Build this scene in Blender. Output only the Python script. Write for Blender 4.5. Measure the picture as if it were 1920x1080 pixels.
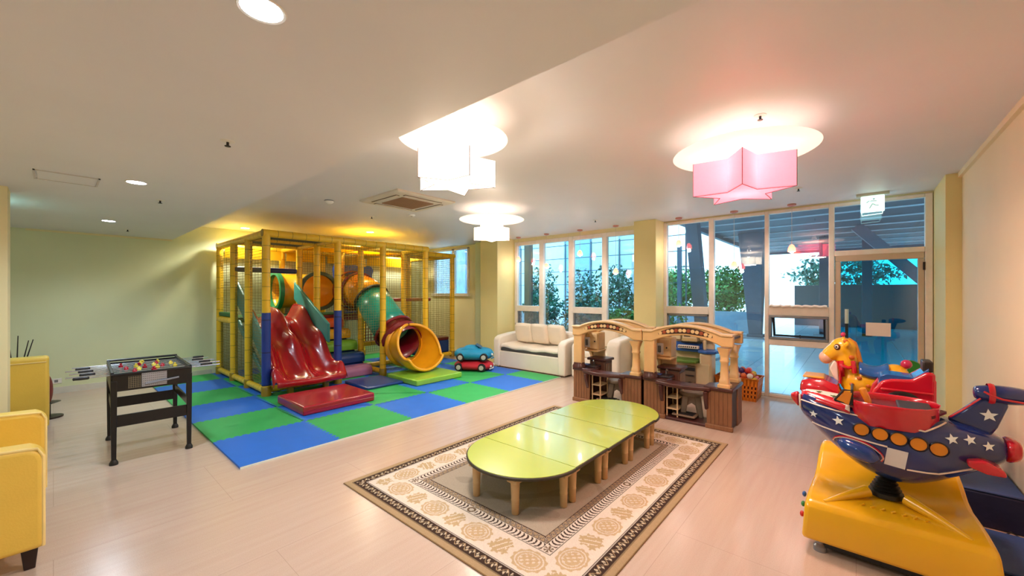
import bpy, bmesh, math, random
import numpy as np
from mathutils import Vector, Matrix
random.seed(7); np.random.seed(7)
for o in list(bpy.data.objects): bpy.data.objects.remove(o)
scene = bpy.context.scene
COL = scene.collection
PI = math.pi
def R(d): return math.radians(d)

# ------------------------------------------------------------------ camera
cam_d = bpy.data.cameras.new('camera'); cam = bpy.data.objects.new('camera', cam_d); COL.objects.link(cam)
cam.location = (0, 0, 1.6); cam.rotation_euler = (R(90), 0, R(-49.1))
cam_d.sensor_width = 36; cam_d.lens = 36*745/1920; cam_d.shift_y = 10/1920
cam_d.clip_start = .02; cam_d.clip_end = 200
scene.camera = cam
# ------------------------------------------------------------------ world and exposure
vs = scene.view_settings
vs.view_transform = 'Standard'; vs.look = 'None'; vs.gamma = 1; vs.use_curve_mapping = False
vs.exposure = 1.1
world = bpy.data.worlds.new('sky'); scene.world = world; world.use_nodes = True
wn = world.node_tree; wn.nodes.clear()
wo = wn.nodes.new('ShaderNodeOutputWorld'); wb = wn.nodes.new('ShaderNodeBackground')
wb.inputs[0].default_value = (.42, .76, 1.0, 1); wb.inputs[1].default_value = 2.1
wn.links.new(wb.outputs[0], wo.inputs[0])

# ------------------------------------------------------------------ material helpers
def lin(c):
    return c/12.92 if c <= .04045 else ((c+.055)/1.055)**2.4
def hx(h):
    h = h.lstrip('#'); return tuple(lin(int(h[i:i+2], 16)/255) for i in (0, 2, 4))
MATS = {}
def mat(name, col, rough=.5, metal=0, var=.06, scale=6., bump=0., bscale=80., coat=0., emit=None, es=0., stretch=None, spec=.5, trans=0., sheen=0.):
    if name in MATS: return MATS[name]
    if isinstance(col, str): col = hx(col)
    m = bpy.data.materials.new(name); m.use_nodes = True
    nt = m.node_tree; b = nt.nodes['Principled BSDF']; L = nt.links.new
    tc = nt.nodes.new('ShaderNodeTexCoord'); src = tc.outputs['Object']
    if stretch:
        mp = nt.nodes.new('ShaderNodeMapping'); mp.inputs['Scale'].default_value = stretch; L(src, mp.inputs[0]); src = mp.outputs[0]
    nz = nt.nodes.new('ShaderNodeTexNoise'); nz.inputs['Scale'].default_value = scale; nz.inputs['Detail'].default_value = 4; L(src, nz.inputs['Vector'])
    rp = nt.nodes.new('ShaderNodeValToRGB')
    rp.color_ramp.elements[0].position = .3; rp.color_ramp.elements[1].position = .7
    rp.color_ramp.elements[0].color = tuple(c*(1-var) for c in col)+(1,)
    rp.color_ramp.elements[1].color = tuple(min(1, c*(1+var)) for c in col)+(1,)
    L(nz.outputs['Fac'], rp.inputs[0]); L(rp.outputs[0], b.inputs['Base Color'])
    b.inputs['Roughness'].default_value = rough; b.inputs['Metallic'].default_value = metal
    b.inputs['Coat Weight'].default_value = coat; b.inputs['Coat Roughness'].default_value = .06
    b.inputs['Specular IOR Level'].default_value = spec
    b.inputs['Sheen Weight'].default_value = sheen
    if bump:
        n2 = nt.nodes.new('ShaderNodeTexNoise'); n2.inputs['Scale'].default_value = bscale; n2.inputs['Detail'].default_value = 3; L(tc.outputs['Object'], n2.inputs['Vector'])
        bp = nt.nodes.new('ShaderNodeBump'); bp.inputs['Strength'].default_value = bump; bp.inputs['Distance'].default_value = .01
        L(n2.outputs['Fac'], bp.inputs['Height']); L(bp.outputs[0], b.inputs['Normal'])
    if emit is not None:
        if isinstance(emit, str): emit = hx(emit)
        b.inputs['Emission Color'].default_value = tuple(emit)+(1,); b.inputs['Emission Strength'].default_value = es
    MATS[name] = m
    return m

def glass_mat(name, tint, refl=.07, film=None, film_w=0.):
    m = bpy.data.materials.new(name); m.use_nodes = True; nt = m.node_tree; L = nt.links.new
    nt.nodes.clear()
    out = nt.nodes.new('ShaderNodeOutputMaterial')
    tr = nt.nodes.new('ShaderNodeBsdfTransparent'); tr.inputs[0].default_value = tuple(tint)+(1,)
    gl = nt.nodes.new('ShaderNodeBsdfGlossy'); gl.inputs['Roughness'].default_value = .015; gl.inputs[0].default_value = (1, 1, 1, 1)
    lw = nt.nodes.new('ShaderNodeLayerWeight'); lw.inputs['Blend'].default_value = .5
    p = nt.nodes.new('ShaderNodeMath'); p.operation = 'POWER'; p.inputs[1].default_value = 4; L(lw.outputs['Facing'], p.inputs[0])
    ma = nt.nodes.new('ShaderNodeMath'); ma.operation = 'MULTIPLY_ADD'; ma.inputs[1].default_value = .8; ma.inputs[2].default_value = refl; L(p.outputs[0], ma.inputs[0])
    mx = nt.nodes.new('ShaderNodeMixShader'); L(ma.outputs[0], mx.inputs[0]); L(tr.outputs[0], mx.inputs[1]); L(gl.outputs[0], mx.inputs[2])
    res = mx.outputs[0]
    if film_w:
        df = nt.nodes.new('ShaderNodeBsdfDiffuse'); df.inputs[0].default_value = tuple(film)+(1,)
        nz = nt.nodes.new('ShaderNodeTexNoise'); nz.inputs['Scale'].default_value = 5
        sc = nt.nodes.new('ShaderNodeMath'); sc.operation = 'MULTIPLY'; sc.inputs[1].default_value = film_w*2; L(nz.outputs['Fac'], sc.inputs[0])
        m2 = nt.nodes.new('ShaderNodeMixShader'); L(sc.outputs[0], m2.inputs[0]); L(res, m2.inputs[1]); L(df.outputs[0], m2.inputs[2]); res = m2.outputs[0]
    L(res, out.inputs[0])
    return m

# ------------------------------------------------------------------ mesh builder
class MB:
    def __init__(s): s.v = []; s.f = []; s.uv = {}
    def add(s, vs, fs):
        o = len(s.v); s.v += [tuple(p) for p in vs]; s.f += [tuple(i+o for i in f) for f in fs]; return s
    def box(s, x0, x1, y0, y1, z0, z1):
        return s.add([(x0,y0,z0),(x1,y0,z0),(x1,y1,z0),(x0,y1,z0),(x0,y0,z1),(x1,y0,z1),(x1,y1,z1),(x0,y1,z1)],
                     [(0,3,2,1),(4,5,6,7),(0,1,5,4),(1,2,6,5),(2,3,7,6),(3,0,4,7)])
    def bar(s, a, b, w, h=None, up=(0,0,1)):
        h = h or w; a = Vector(a); b = Vector(b); d = (b-a).normalized(); u = Vector(up)
        if abs(d.dot(u)) > .98: u = Vector((1,0,0))
        r = d.cross(u).normalized(); u = r.cross(d)
        vs = []
        for p in (a, b):
            for sx, sy in ((-1,-1),(1,-1),(1,1),(-1,1)): vs.append(p+r*sx*w/2+u*sy*h/2)
        return s.add(vs, [(0,1,2,3),(7,6,5,4),(0,4,5,1),(1,5,6,2),(2,6,7,3),(3,7,4,0)])
    def loft(s, rings, cap=True, closed=True):
        n = len(rings[0]); vs = [p for r in rings for p in r]; fs = []
        for i in range(len(rings)-1):
            for j in range(n if closed else n-1):
                k = (j+1) % n
                fs.append((i*n+j, i*n+k, (i+1)*n+k, (i+1)*n+j))
        if cap and closed:
            fs.append(tuple(range(n))[::-1]); fs.append(tuple((len(rings)-1)*n+j for j in range(n)))
        return s.add(vs, fs)
    def tube(s, path, r, n=10, cap=True):
        path = [Vector(p) for p in path]; rs = r if isinstance(r, (list, tuple)) else [r]*len(path)
        rings = []; u = None; L = 0.
        off = len(s.v)
        for i, p in enumerate(path):
            t = (path[min(i+1, len(path)-1)]-path[max(i-1, 0)]).normalized()
            if u is None:
                u = t.orthogonal().normalized()
            else:
                u = (u-t*u.dot(t)).normalized()
            w = t.cross(u)
            if i: L += (p-path[i-1]).length
            for k in range(n): s.uv[off+i*n+k] = (k/n, L)
            rings.append([p+(u*math.cos(2*PI*k/n)+w*math.sin(2*PI*k/n))*rs[i] for k in range(n)])
        return s.loft(rings, cap)
    def cyl(s, a, b, r0, r1=None, n=14): return s.tube([a, b], [r0, r0 if r1 is None else r1], n)
    def lathe(s, prof, n=20, c=(0,0,0), axis='z', cap=True):
        rings = []
        for r, h in prof:
            ring = []
            for k in range(n):
                a = 2*PI*k/n; x, y = r*math.cos(a), r*math.sin(a)
                ring.append({'z': (c[0]+x, c[1]+y, c[2]+h), 'x': (c[0]+h, c[1]+x, c[2]+y), 'y': (c[0]+y, c[1]+h, c[2]+x)}[axis])
            rings.append(ring)
        return s.loft(rings, cap)
    def sphere(s, c, r, n=14, m=9):
        if not isinstance(r, (tuple, list)): r = (r, r, r)
        rings = []
        for i in range(m+1):
            t = PI*i/m; q = max(math.sin(t), .001)
            rings.append([(c[0]+r[0]*q*math.cos(2*PI*k/n), c[1]+r[1]*q*math.sin(2*PI*k/n), c[2]-r[2]*math.cos(t)) for k in range(n)])
        return s.loft(rings)
    def prism(s, poly, h0, h1, axis='z'):
        m = {'z': lambda a, b, h: (a, b, h), 'x': lambda a, b, h: (h, a, b), 'y': lambda a, b, h: (a, h, b)}[axis]
        return s.loft([[m(a, b, h0) for a, b in poly], [m(a, b, h1) for a, b in poly]])
    def xf(s, M):
        s.v = [tuple(M @ Vector(p)) for p in s.v]; return s
    def mesh(s, name, smooth=True):
        me = bpy.data.meshes.new(name); me.from_pydata(s.v, [], s.f)
        if s.uv:
            ul = me.uv_layers.new(name='UVMap')
            li = np.empty(len(me.loops), dtype=np.int32); me.loops.foreach_get('vertex_index', li)
            arr = np.zeros((len(li), 2), dtype=np.float32)
            for i, vi in enumerate(li): arr[i] = s.uv.get(int(vi), (0, 0))
            ul.data.foreach_set('uv', arr.ravel())
        if smooth: me.shade_smooth()
        return me
    def build(s, name, m, parent=None, bevel=0, seg=2, sub=0, smooth=True, fix=True, angle=40, solid=0):
        me = s.mesh(name, smooth)
        if fix and len(s.f) < 60000:
            bm = bmesh.new(); bm.from_mesh(me); bmesh.ops.recalc_face_normals(bm, faces=bm.faces); bm.to_mesh(me); bm.free()
        return put(name, me, m, parent, bevel, seg, sub, smooth, angle, solid)
def put(name, me, m, parent=None, bevel=0, seg=2, sub=0, smooth=True, angle=40, solid=0):
    if m is not None and not me.materials: me.materials.append(m)
    o = bpy.data.objects.new(name, me); COL.objects.link(o)
    if parent: o.parent = parent
    if solid:
        md = o.modifiers.new('solid', 'SOLIDIFY'); md.thickness = solid; md.offset = 0
    if bevel:
        md = o.modifiers.new('bevel', 'BEVEL'); md.width = bevel; md.segments = seg; md.limit_method = 'ANGLE'; md.angle_limit = R(35)
        md.harden_normals = False
    if sub:
        md = o.modifiers.new('sub', 'SUBSURF'); md.levels = sub; md.render_levels = sub
    if smooth and not sub: me.set_sharp_from_angle(angle=R(angle))
    return o
def box(name, m, x0, x1, y0, y1, z0, z1, parent=None, bevel=0, seg=2, sub=0):
    return MB().box(x0, x1, y0, y1, z0, z1).build(name, m, parent, bevel, seg, sub)
def thing(name, label, cat, loc=(0,0,0), rz=0, group=None):
    o = bpy.data.objects.new(name, None); COL.objects.link(o); o.empty_display_size = .1
    o.location = loc; o.rotation_euler = (0, 0, rz); return tag(o, label, cat, group)
def tag(o, label, cat, group=None, kind=None):
    if label: o['label'] = label
    if cat: o['category'] = cat
    if group: o['group'] = group
    if kind: o['kind'] = kind
    return o
def struct(o, label=None):
    o['kind'] = 'structure'
    if label: o['label'] = label
    return o
def dup(root, loc=None, rz=None, label=None, parent=None):
    r = root.copy(); COL.objects.link(r)
    if parent: r.parent = parent
    if loc is not None: r.location = loc
    if rz is not None: r.rotation_euler = (0, 0, rz)
    if label: r['label'] = label
    for ch in list(root.children):
        c = ch.copy(); COL.objects.link(c); c.parent = r
        for g in list(ch.children):
            d = g.copy(); COL.objects.link(d); d.parent = c
    return r
def inst(src, parent, loc=(0,0,0), rot=(0,0,0), m=None, scale=None):
    o = src.copy(); COL.objects.link(o); o.parent = parent; o.location = loc; o.rotation_euler = rot
    if scale: o.scale = scale
    if m:
        o.data = src.data.copy(); o.data.materials.clear(); o.data.materials.append(m)
    return o
def lamp(name, kind, loc, power, col, parent=None, size=.05, spot=None, blend=.6, rot=(0,0,0)):
    d = bpy.data.lights.new(name, kind); d.energy = power; d.color = col
    if kind in ('POINT', 'SPOT'): d.shadow_soft_size = size
    if kind == 'SPOT': d.spot_size = R(spot or 120); d.spot_blend = blend
    if kind == 'AREA': d.shape = 'DISK'; d.size = size
    o = bpy.data.objects.new(name, d); COL.objects.link(o); o.location = loc; o.rotation_euler = rot
    if parent: o.parent = parent
    return o
def sm(t): t = max(0, min(1, t)); return t*t*(3-2*t)
# ================================================================== ROOM SHELL
def floor_mat():
    m = bpy.data.materials.new('floor_vinyl'); m.use_nodes = True; nt = m.node_tree; L = nt.links.new; b = nt.nodes['Principled BSDF']
    tc = nt.nodes.new('ShaderNodeTexCoord')
    mp = nt.nodes.new('ShaderNodeMapping'); mp.inputs['Scale'].default_value = (.6, 9, 1); L(tc.outputs['Object'], mp.inputs[0])
    n1 = nt.nodes.new('ShaderNodeTexNoise'); n1.inputs['Scale'].default_value = 2.2; n1.inputs['Detail'].default_value = 6; L(mp.outputs[0], n1.inputs['Vector'])
    n2 = nt.nodes.new('ShaderNodeTexNoise'); n2.inputs['Scale'].default_value = 160; n2.inputs['Detail'].default_value = 2; L(tc.outputs['Object'], n2.inputs['Vector'])
    r1 = nt.nodes.new('ShaderNodeValToRGB'); r1.color_ramp.elements[0].color = hx('#d3b8a6')+(1,); r1.color_ramp.elements[1].color = hx('#d9c1b0')+(1,)
    r1.color_ramp.elements[0].position = .3; r1.color_ramp.elements[1].position = .7
    L(n1.outputs['Fac'], r1.inputs[0])
    mx = nt.nodes.new('ShaderNodeMixRGB'); mx.blend_type = 'MULTIPLY'; mx.inputs[0].default_value = .22
    L(r1.outputs[0], mx.inputs[1]); L(n2.outputs['Fac'], mx.inputs[2])
    # faint seams between sheets of flooring (lines running along x)
    br = nt.nodes.new('ShaderNodeTexBrick'); br.inputs['Scale'].default_value = 1.; br.inputs['Mortar Size'].default_value = .0015
    br.inputs['Brick Width'].default_value = 1.82; br.inputs['Row Height'].default_value = .91; br.offset = .5
    L(tc.outputs['Object'], br.inputs['Vector'])
    m2 = nt.nodes.new('ShaderNodeMixRGB'); m2.blend_type = 'MULTIPLY'
    sc = nt.nodes.new('ShaderNodeMath'); sc.operation = 'MULTIPLY'; sc.inputs[1].default_value = .35; L(br.outputs['Fac'], sc.inputs[0]); L(sc.outputs[0], m2.inputs[0])
    m2.inputs[2].default_value = (.35, .28, .22, 1); L(mx.outputs[0], m2.inputs[1]); L(m2.outputs[0], b.inputs['Base Color'])
    b.inputs['Roughness'].default_value = .2; b.inputs['Specular IOR Level'].default_value = .55
    bp = nt.nodes.new('ShaderNodeBump'); bp.inputs['Strength'].default_value = .10; bp.inputs['Distance'].default_value = .004
    L(n2.outputs['Fac'], bp.inputs['Height']); L(bp.outputs[0], b.inputs['Normal'])
    return m
YL, YR, XB, XN, ZC, ZL, XS = 9.65, -.86, 7.3, -2.6, 2.9, 2.6, 1.45
wall_m = mat('wall_paint_yellow', '#efe5b4', .75, var=.025, scale=1.5, bump=.05, bscale=140)
wallp_m = mat('wall_paint_column', '#ece0a0', .7, var=.025, scale=1.5, bump=.05, bscale=140)
wallg_m = mat('wall_paint_pale_green', '#dfe6c0', .6, var=.03, scale=1.2, bump=.04, bscale=120)
wallr_m = mat('wall_paint_cream', '#f3e4bf', .7, var=.03, scale=1.5, bump=.08, bscale=160)
ceil_m = mat('ceiling_paint', '#e8e7ea', .5, var=.02, scale=1.2, bump=.03, bscale=180)
frame_m = mat('window_frame_paint', '#f0e6da', .45, var=.04, scale=12)
white_m = mat('white_paint', '#eeece6', .5, var=.03)
dark_m = mat('black_plastic', '#1a1a1c', .4, var=.1)
grey_m = mat('grey_metal', '#8d9096', .35, .6, var=.08)
chrome_m = mat('chrome', '#d5d8dc', .18, 1., var=.03)

struct(box('floor', floor_mat(), XN, XB+.1, YR-.1, YL+.1, -.1, 0), 'glossy beige pink floor of the playroom')
struct(box('ceiling', ceil_m, XS, XB+.1, YR-.1, YL+.1, ZC, ZC+.1), 'higher off-white ceiling over tables and playground')
struct(box('ceiling_lowered', ceil_m, XN, XS, YR-.1, YL+.1, ZL, ZC+.1), 'lowered grey-white ceiling strip with round downlights')
struct(box('wall_left', wallg_m, XN, XB+.1, YL, YL+.12, 0, ZC), 'pale green end wall behind the football table')
struct(box('wall_right', wallr_m, XN, XB+.1, YR-.12, YR, 0, ZC), 'cream wall beside the rocket ride')
struct(box('wall_near', wall_m, XN-.12, XN, YR-.1, YL+.1, 0, ZC), 'wall behind the camera')
wb_ = MB()
wb_.box(XB, XB+.12, 6.213, 7.84, 0, ZC).box(XB, XB+.12, 9.35, YL, 0, ZC).box(XB, XB+.12, 7.84, 9.35, 0, 1.57).box(XB, XB+.12, 7.84, 9.35, 2.84, ZC)
wb_.box(XB, XB+.12, 2.652, 3.2, 0, ZC).box(XB, XB+.12, YR, -.74, 0, ZC)
wb_.box(XB, XB+.12, 3.2, 6.213, 2.82, ZC).box(XB, XB+.12, -.74, 2.652, 2.875, ZC)
struct(wb_.build('wall_back', wall_m), 'yellow wall that holds the windows')
struct(box('wall_column_1', wallp_m, 6.70, XB, 6.25, 6.80, 0, ZC), 'pale yellow column beside the white sofa')
struct(box('wall_column_2', wallp_m, 6.90, XB, 2.65, 3.05, 0, ZC), 'yellow column between the two window groups')
struct(box('wall_column_3', wallp_m, 6.40, XB, YR, -.74, 0, ZC), 'yellow column in the corner beside the glass door')
struct(box('wall_pier', wall_m, -1.4, -.28, 6.0, 6.35, 0, ZL), 'pale wall end at the left edge of the picture')
struct(box('wall_pilaster', wallg_m, 7.12, XB, 7.02, 7.42, 0, ZC), 'shallow green pilaster beside the column')
struct(box('baseboard_left', mat('baseboard', '#d9d6cc', .45), XN, 2.05, YL-.015, YL, 0, .10), 'off-white baseboard under the green wall')
struct(box('baseboard_right', mat('baseboard', '#d9d6cc', .45), 3.0, 6.4, YR, YR+.015, 0, .08), 'off-white baseboard under the cream wall')
struct(box('trim_1', wallr_m, XN, 6.4, YR, YR+.03, ZC-.05, ZC), 'thin cornice on top of the cream wall')
struct(box('trim_2', wall_m, -.28, XS, YL-.02, YL, ZL-.03, ZL), 'thin cornice on the green wall')
# wall outlet
t = thing('wall_outlet', 'small white wall outlet low on the green wall', 'outlet', (.03, YL, .2))
box('plate', white_m, -.06, .06, -.012, 0, -.04, .04, t, .004); box('socket', grey_m, -.02, .02, -.016, -.011, -.02, .02, t, .003)

# ================================================================== WINDOWS
clear_g = glass_mat('window_glass', (.86, .95, .98), .07)
frost_g = glass_mat('frosted_glass', (.62, .70, .74), .05, (.45, .47, .48), .28)
teal_g = glass_mat('door_glass_teal', (.11, .72, .84), .08)
bright_g = glass_mat('milky_glass', (.9, .96, 1.), .05, (.75, .85, .95), .2)
def member(p, name, y0, y1, z0, z1, x0=7.27, x1=7.37, m=frame_m): return box(name, m, x0, x1, y0, y1, z0, z1, p, .006, 1)
def pane(p, y0, y1, z0, z1, g=clear_g, x=7.33): return box('pane', g, x-.004, x+.004, y0, y1, z0, z1, p)
w = bpy.data.objects.new('window_1', None); COL.objects.link(w); struct(w, 'white framed window group behind the white sofas')
ys = [(6.137, 6.213), (5.362, 5.482), (4.577, 4.691), (3.787, 3.895), (3.12, 3.2)]
for a, b in ys: member(w, 'mullion', a, b, 0, 2.82)
for i in range(4):
    a, b = ys[i+1][1], ys[i][0]
    member(w, 'top_rail', a, b, 2.735, 2.82); member(w, 'bottom_rail', a, b, 0, .09)
    if i in (0, 2):
        member(w, 'transom', a, b, 1.18, 1.31); member(w, 'sill_rail', a, b, .72, .82)
        pane(w, a, b, 1.31, 2.735); pane(w, a, b, .82, 1.18, frost_g); pane(w, a, b, .09, .72, frost_g)
        member(w, 'sash', a, a+.03, .82, 1.18, 7.29, 7.36, grey_m); member(w, 'sash', b-.03, b, .82, 1.18, 7.29, 7.36, grey_m)
    else: pane(w, a, b, .09, 2.735)
w = bpy.data.objects.new('window_2', None); COL.objects.link(w); struct(w, 'white framed window group beside the glass door')
ys = [(2.594, 2.652), (1.811, 1.89), (1.026, 1.082), (.234, .298), (-.734, -.664)]
for a, b in ys: member(w, 'mullion', a, b, 0, 2.875)
for i in range(4):
    a, b = ys[i+1][1], ys[i][0]
    member(w, 'top_rail', a, b, 2.83, 2.875)
    if i < 3: member(w, 'bottom_rail', a, b, 0, .05)
    if i == 0:
        member(w, 'transom', a, b, 1.24, 1.37); member(w, 'sill_rail', a, b, .78, .86)
        pane(w, a, b, 1.37, 2.83); pane(w, a, b, .86, 1.24); pane(w, a, b, .05, .78)
        member(w, 'sash', a, a+.03, .86, 1.24, 7.29, 7.36, grey_m); member(w, 'sash', b-.03, b, .86, 1.24, 7.29, 7.36, grey_m); member(w, 'sash', a, b, 1.2, 1.24, 7.29, 7.36, grey_m)
    elif i == 1: pane(w, a, b, .05, 2.83)
    elif i == 2:
        member(w, 'transom', a, b, 1.26, 1.40); member(w, 'sill_rail', a, b, .80, .895)
        pane(w, a, b, 1.40, 2.83); pane(w, a, b, .05, .80)
        for z0, z1 in ((.895, .93), (1.225, 1.26)): member(w, 'vent_frame', a, b, z0, z1, 7.25, 7.37, grey_m)
        for y0, y1 in ((a, a+.035), (b-.035, b)): member(w, 'vent_frame', y0, y1, .93, 1.225, 7.25, 7.37, grey_m)
        s = MB(); s.bar((7.36, a+.05, 1.22), (7.46, a+.05, .93), .03).bar((7.36, b-.05, 1.22), (7.46, b-.05, .93), .03).bar((7.46, a+.05, .94), (7.46, b-.05, .94), .03)
        s.build('vent_sash', dark_m, w)
        MB().add([(7.36, a+.05, 1.22), (7.36, b-.05, 1.22), (7.46, b-.05, .94), (7.46, a+.05, .94), (7.366, a+.05, 1.222), (7.366, b-.05, 1.222), (7.466, b-.05, .942), (7.466, a+.05, .942)],
                 [(0,1,2,3),(7,6,5,4),(0,4,5,1),(1,5,6,2),(2,6,7,3),(3,7,4,0)]).build('pane', clear_g, w)
        MB().cyl((7.27, .63, .90), (7.27, .63, .98), .008, n=8).build('latch', dark_m, w)
    else:
        member(w, 'transom', a, b, 2.13, 2.20); pane(w, a, b, 2.20, 2.83)
w = bpy.data.objects.new('window_3', None); COL.objects.link(w); struct(w, 'small bright window behind the play frame')
for a, b in ((7.84, 7.90), (8.42, 8.52), (9.29, 9.35)): member(w, 'mullion', a, b, 1.57, 2.84)
member(w, 'bottom_rail', 7.80, 9.4, 1.52, 1.60, 7.24); member(w, 'top_rail', 7.84, 9.35, 2.79, 2.84)
pane(w, 7.90, 8.42, 1.6, 2.79, bright_g); pane(w, 8.52, 9.29, 1.6, 2.79, bright_g)
door_frame_m = mat('door_frame_beige', '#cdb9a0', .4, var=.05)
d = bpy.data.objects.new('door_1', None); COL.objects.link(d); struct(d, 'beige framed teal glass door')
for a, b, z0, z1, n in ((.165, .228, 0, 2.05, 'stile'), (-.66, -.60, 0, 2.05, 'stile'), (-.66, .228, 2.05, 2.135, 'rail'), (-.60, .165, 0, .1, 'rail')):
    member(d, n, a, b, z0, z1, 7.28, 7.36, door_frame_m)
pane(d, -.60, .165, .1, 2.05, teal_g)
h = MB().cyl((7.24, .10, .55), (7.24, .10, 1.30), .018).cyl((7.24, .10, .62), (7.33, .10, .62), .01).cyl((7.24, .10, 1.2), (7.33, .10, 1.2), .01).build('handle', dark_m, d)
MB().cyl((7.24, .10, 1.18), (7.24, .10, 1.38), .022).build('grip', mat('pale_grip', '#cfd8d0', .4), h)
box('hinge', dark_m, 7.265, 7.285, -.665, -.645, 1.9, 2.0, d)
o = box('notice_paper', mat('paper', '#f3e4dc', .8, var=.02), 7.318, 7.3245, -.35, -.10, 1.02, 1.20, None); tag(o, 'blank white paper notice on the teal glass door', 'paper')
# folded cloth on the window transom
cl = MB(); rings = []
for i in range(25):
    y = .315+(.70)*i/24; q = .012*math.sin(i*1.7)+.008*math.sin(i*3.1)
    rings.append([(7.255+.035*math.cos(a)+q*.4, y, 1.405+.022*math.sin(a)+q*.5) for a in [2*PI*k/10 for k in range(10)]])
tag(cl.loft(rings).build('rolled_cloth', mat('white_cloth', '#f6ece4', .9, var=.03, bump=.3, bscale=60)), 'rolled white cloth on the ledge above the tilted vent', 'cloth')

# ================================================================== OUTSIDE
def tile_mat():
    m = bpy.data.materials.new('outdoor_tile'); m.use_nodes = True; nt = m.node_tree; L = nt.links.new; b = nt.nodes['Principled BSDF']
    tc = nt.nodes.new('ShaderNodeTexCoord'); br = nt.nodes.new('ShaderNodeTexBrick'); L(tc.outputs['Object'], br.inputs['Vector'])
    br.offset = 0; br.inputs['Scale'].default_value = 1; br.inputs['Brick Width'].default_value = .9; br.inputs['Row Height'].default_value = .9; br.inputs['Mortar Size'].default_value = .006
    br.inputs['Color1'].default_value = hx('#d6e4ea')+(1,); br.inputs['Color2'].default_value = hx('#cfdfe7')+(1,); br.inputs['Mortar'].default_value = hx('#8ba0ac')+(1,)
    L(br.outputs['Color'], b.inputs['Base Color']); b.inputs['Roughness'].default_value = .12
    return m
struct(box('floor_outside', tile_mat(), XB+.1, 40, -25, 25, -.12, -.02), 'pale blue wet tiled terrace outside the windows')
struct(box('wall_outside', mat('pale_building', '#b9c6cc', .7), 14.5, 14.7, 6.5, 22, -.02, 7), 'pale building wall beyond the railing')
struct(box('wall_neighbour', mat('teal_dark_wall', '#3d5560', .6), 25, 25.3, -22, 2.4, -.02, 2.0), 'low dark wall far outside the glass door')
slate_m = mat('slate_metal', '#485666', .5, .2, var=.1)
beam_m = mat('roof_beam_grey', '#525862', .6, var=.1)
seam_m = mat('roof_seam_painted_light', '#aab4bc', .5)  # pale tone stands in for light showing between the roof panels
# terrace roof with long panels
rf = thing('terrace_roof', 'dark panelled terrace roof outside the right window group', 'roof', (0, 0, 0))
RZ = 3.78
for i in range(11):
    x = 7.7+i*1.55
    box('roof_panel', beam_m, x, x+1.47, -16, 3.9, RZ, RZ+.1, rf)
    box('roof_seam', seam_m, x+1.47, x+1.55, -16, 3.9, RZ-.03, RZ+.03, rf)
for y in (-6, -2, 1.6): box('rafter', slate_m, 7.7, 24.7, y-.06, y+.06, RZ+.1, RZ+.3, rf)
MB().bar((24.8, -16, RZ), (24.8, 3.9, RZ), .12, .3).build('fascia', slate_m, rf)
MB().bar((7.8, 3.95, RZ), (24.8, 3.95, RZ), .14, .26).build('fascia', slate_m, rf)
def outpost(label, x, y, lean, h=3.8, w=.2, k0=.75, k1=1.5):
    t = thing('terrace_post', label, 'post', (x, y, -.02), 0, 'posts of the terrace roof')
    MB().loft([[(sx*a*w/2+lx, sy*a*w/2+ly, z) for sx, sy in ((-1,-1),(1,-1),(1,1),(-1,1))] for z, a, lx, ly in ((.03, k0, 0, 0), (h, k1, lean[0], lean[1]))]).build('shaft', slate_m, t, .01)
    box('base_plate', grey_m, -w, w, -w, w, 0, .05, t, .01); box('collar', slate_m, -w*.5, w*.5, -w*.5, w*.5, .05, .14, t, .01)
outpost('dark tapered terrace post standing on the blue tiles in the tall middle pane', 16.8, 2.77, (0, .1), 3.8, .5, .75, 1.6)
outpost('leaning dark terrace post seen through the pane beside the yellow column', 10.65, 2.85, (.1, .36), 3.8, .3, .9, 1.0)
outpost('dark terrace post far behind the pink lamp reflection', 19.5, .9, (0, 0), 3.8, .36, 1, 1)
outpost('thin dark terrace post beside the far green hedge', 17.2, 5.6, (0, 0), 3.6, .16, 1, 1)
outpost('thin dark terrace post just left of the glass door', 19.6, -.3, (0, 0), 3.8, .28, 1, 1)
o = MB().bar((17, -3.2, .0), (17, .0, 3.76), .3, .3).build('diagonal_strut', slate_m); tag(o, 'slanting dark strut outside, left of the door frame', 'strut')
# railing beyond the left windows
rl = thing('garden_railing', 'thin dark railing of posts and wires beyond the left windows', 'railing', (0, 0, 0))
rail_m = mat('railing_blue_grey', '#3f5a68', .5)
for i in range(9):
    y = 3.6+i*1.0
    MB().bar((11.6, y, 0), (11.6, y, 3.3), .035).build('railing_post', rail_m, rl)
for z in (1.9, 2.35, 2.8, 3.25): MB().bar((11.6, 3.3, z), (11.6, 12, z), .022).build('railing_wire', rail_m, rl)
# building details: window strips on the pale building
bld = thing('pale_building', 'pale blue-grey building with tall panels beyond the railing', 'building', (0, 0, 0))
for i in range(12):
    y = 7+i*1.25
    box('facade_panel', mat('facade_%d' % (i % 3), ('#c6d6de', '#8fb3c8', '#d8e4ea')[i % 3], .4), 14.38, 14.49, y, y+1.15, .0, 6.5, bld, .02, 1)
cpo = thing('garden_post', 'brown post just outside the leftmost window pane', 'post', (8.23, 6.55, -.02)); box('shaft', mat('brown_post', '#55504c', .7), -.085, .085, -.085, .085, 0, 3.3, cpo, .01); box('cap', slate_m, -.1, .1, -.1, .1, 3.3, 3.34, cpo, .01)
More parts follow.
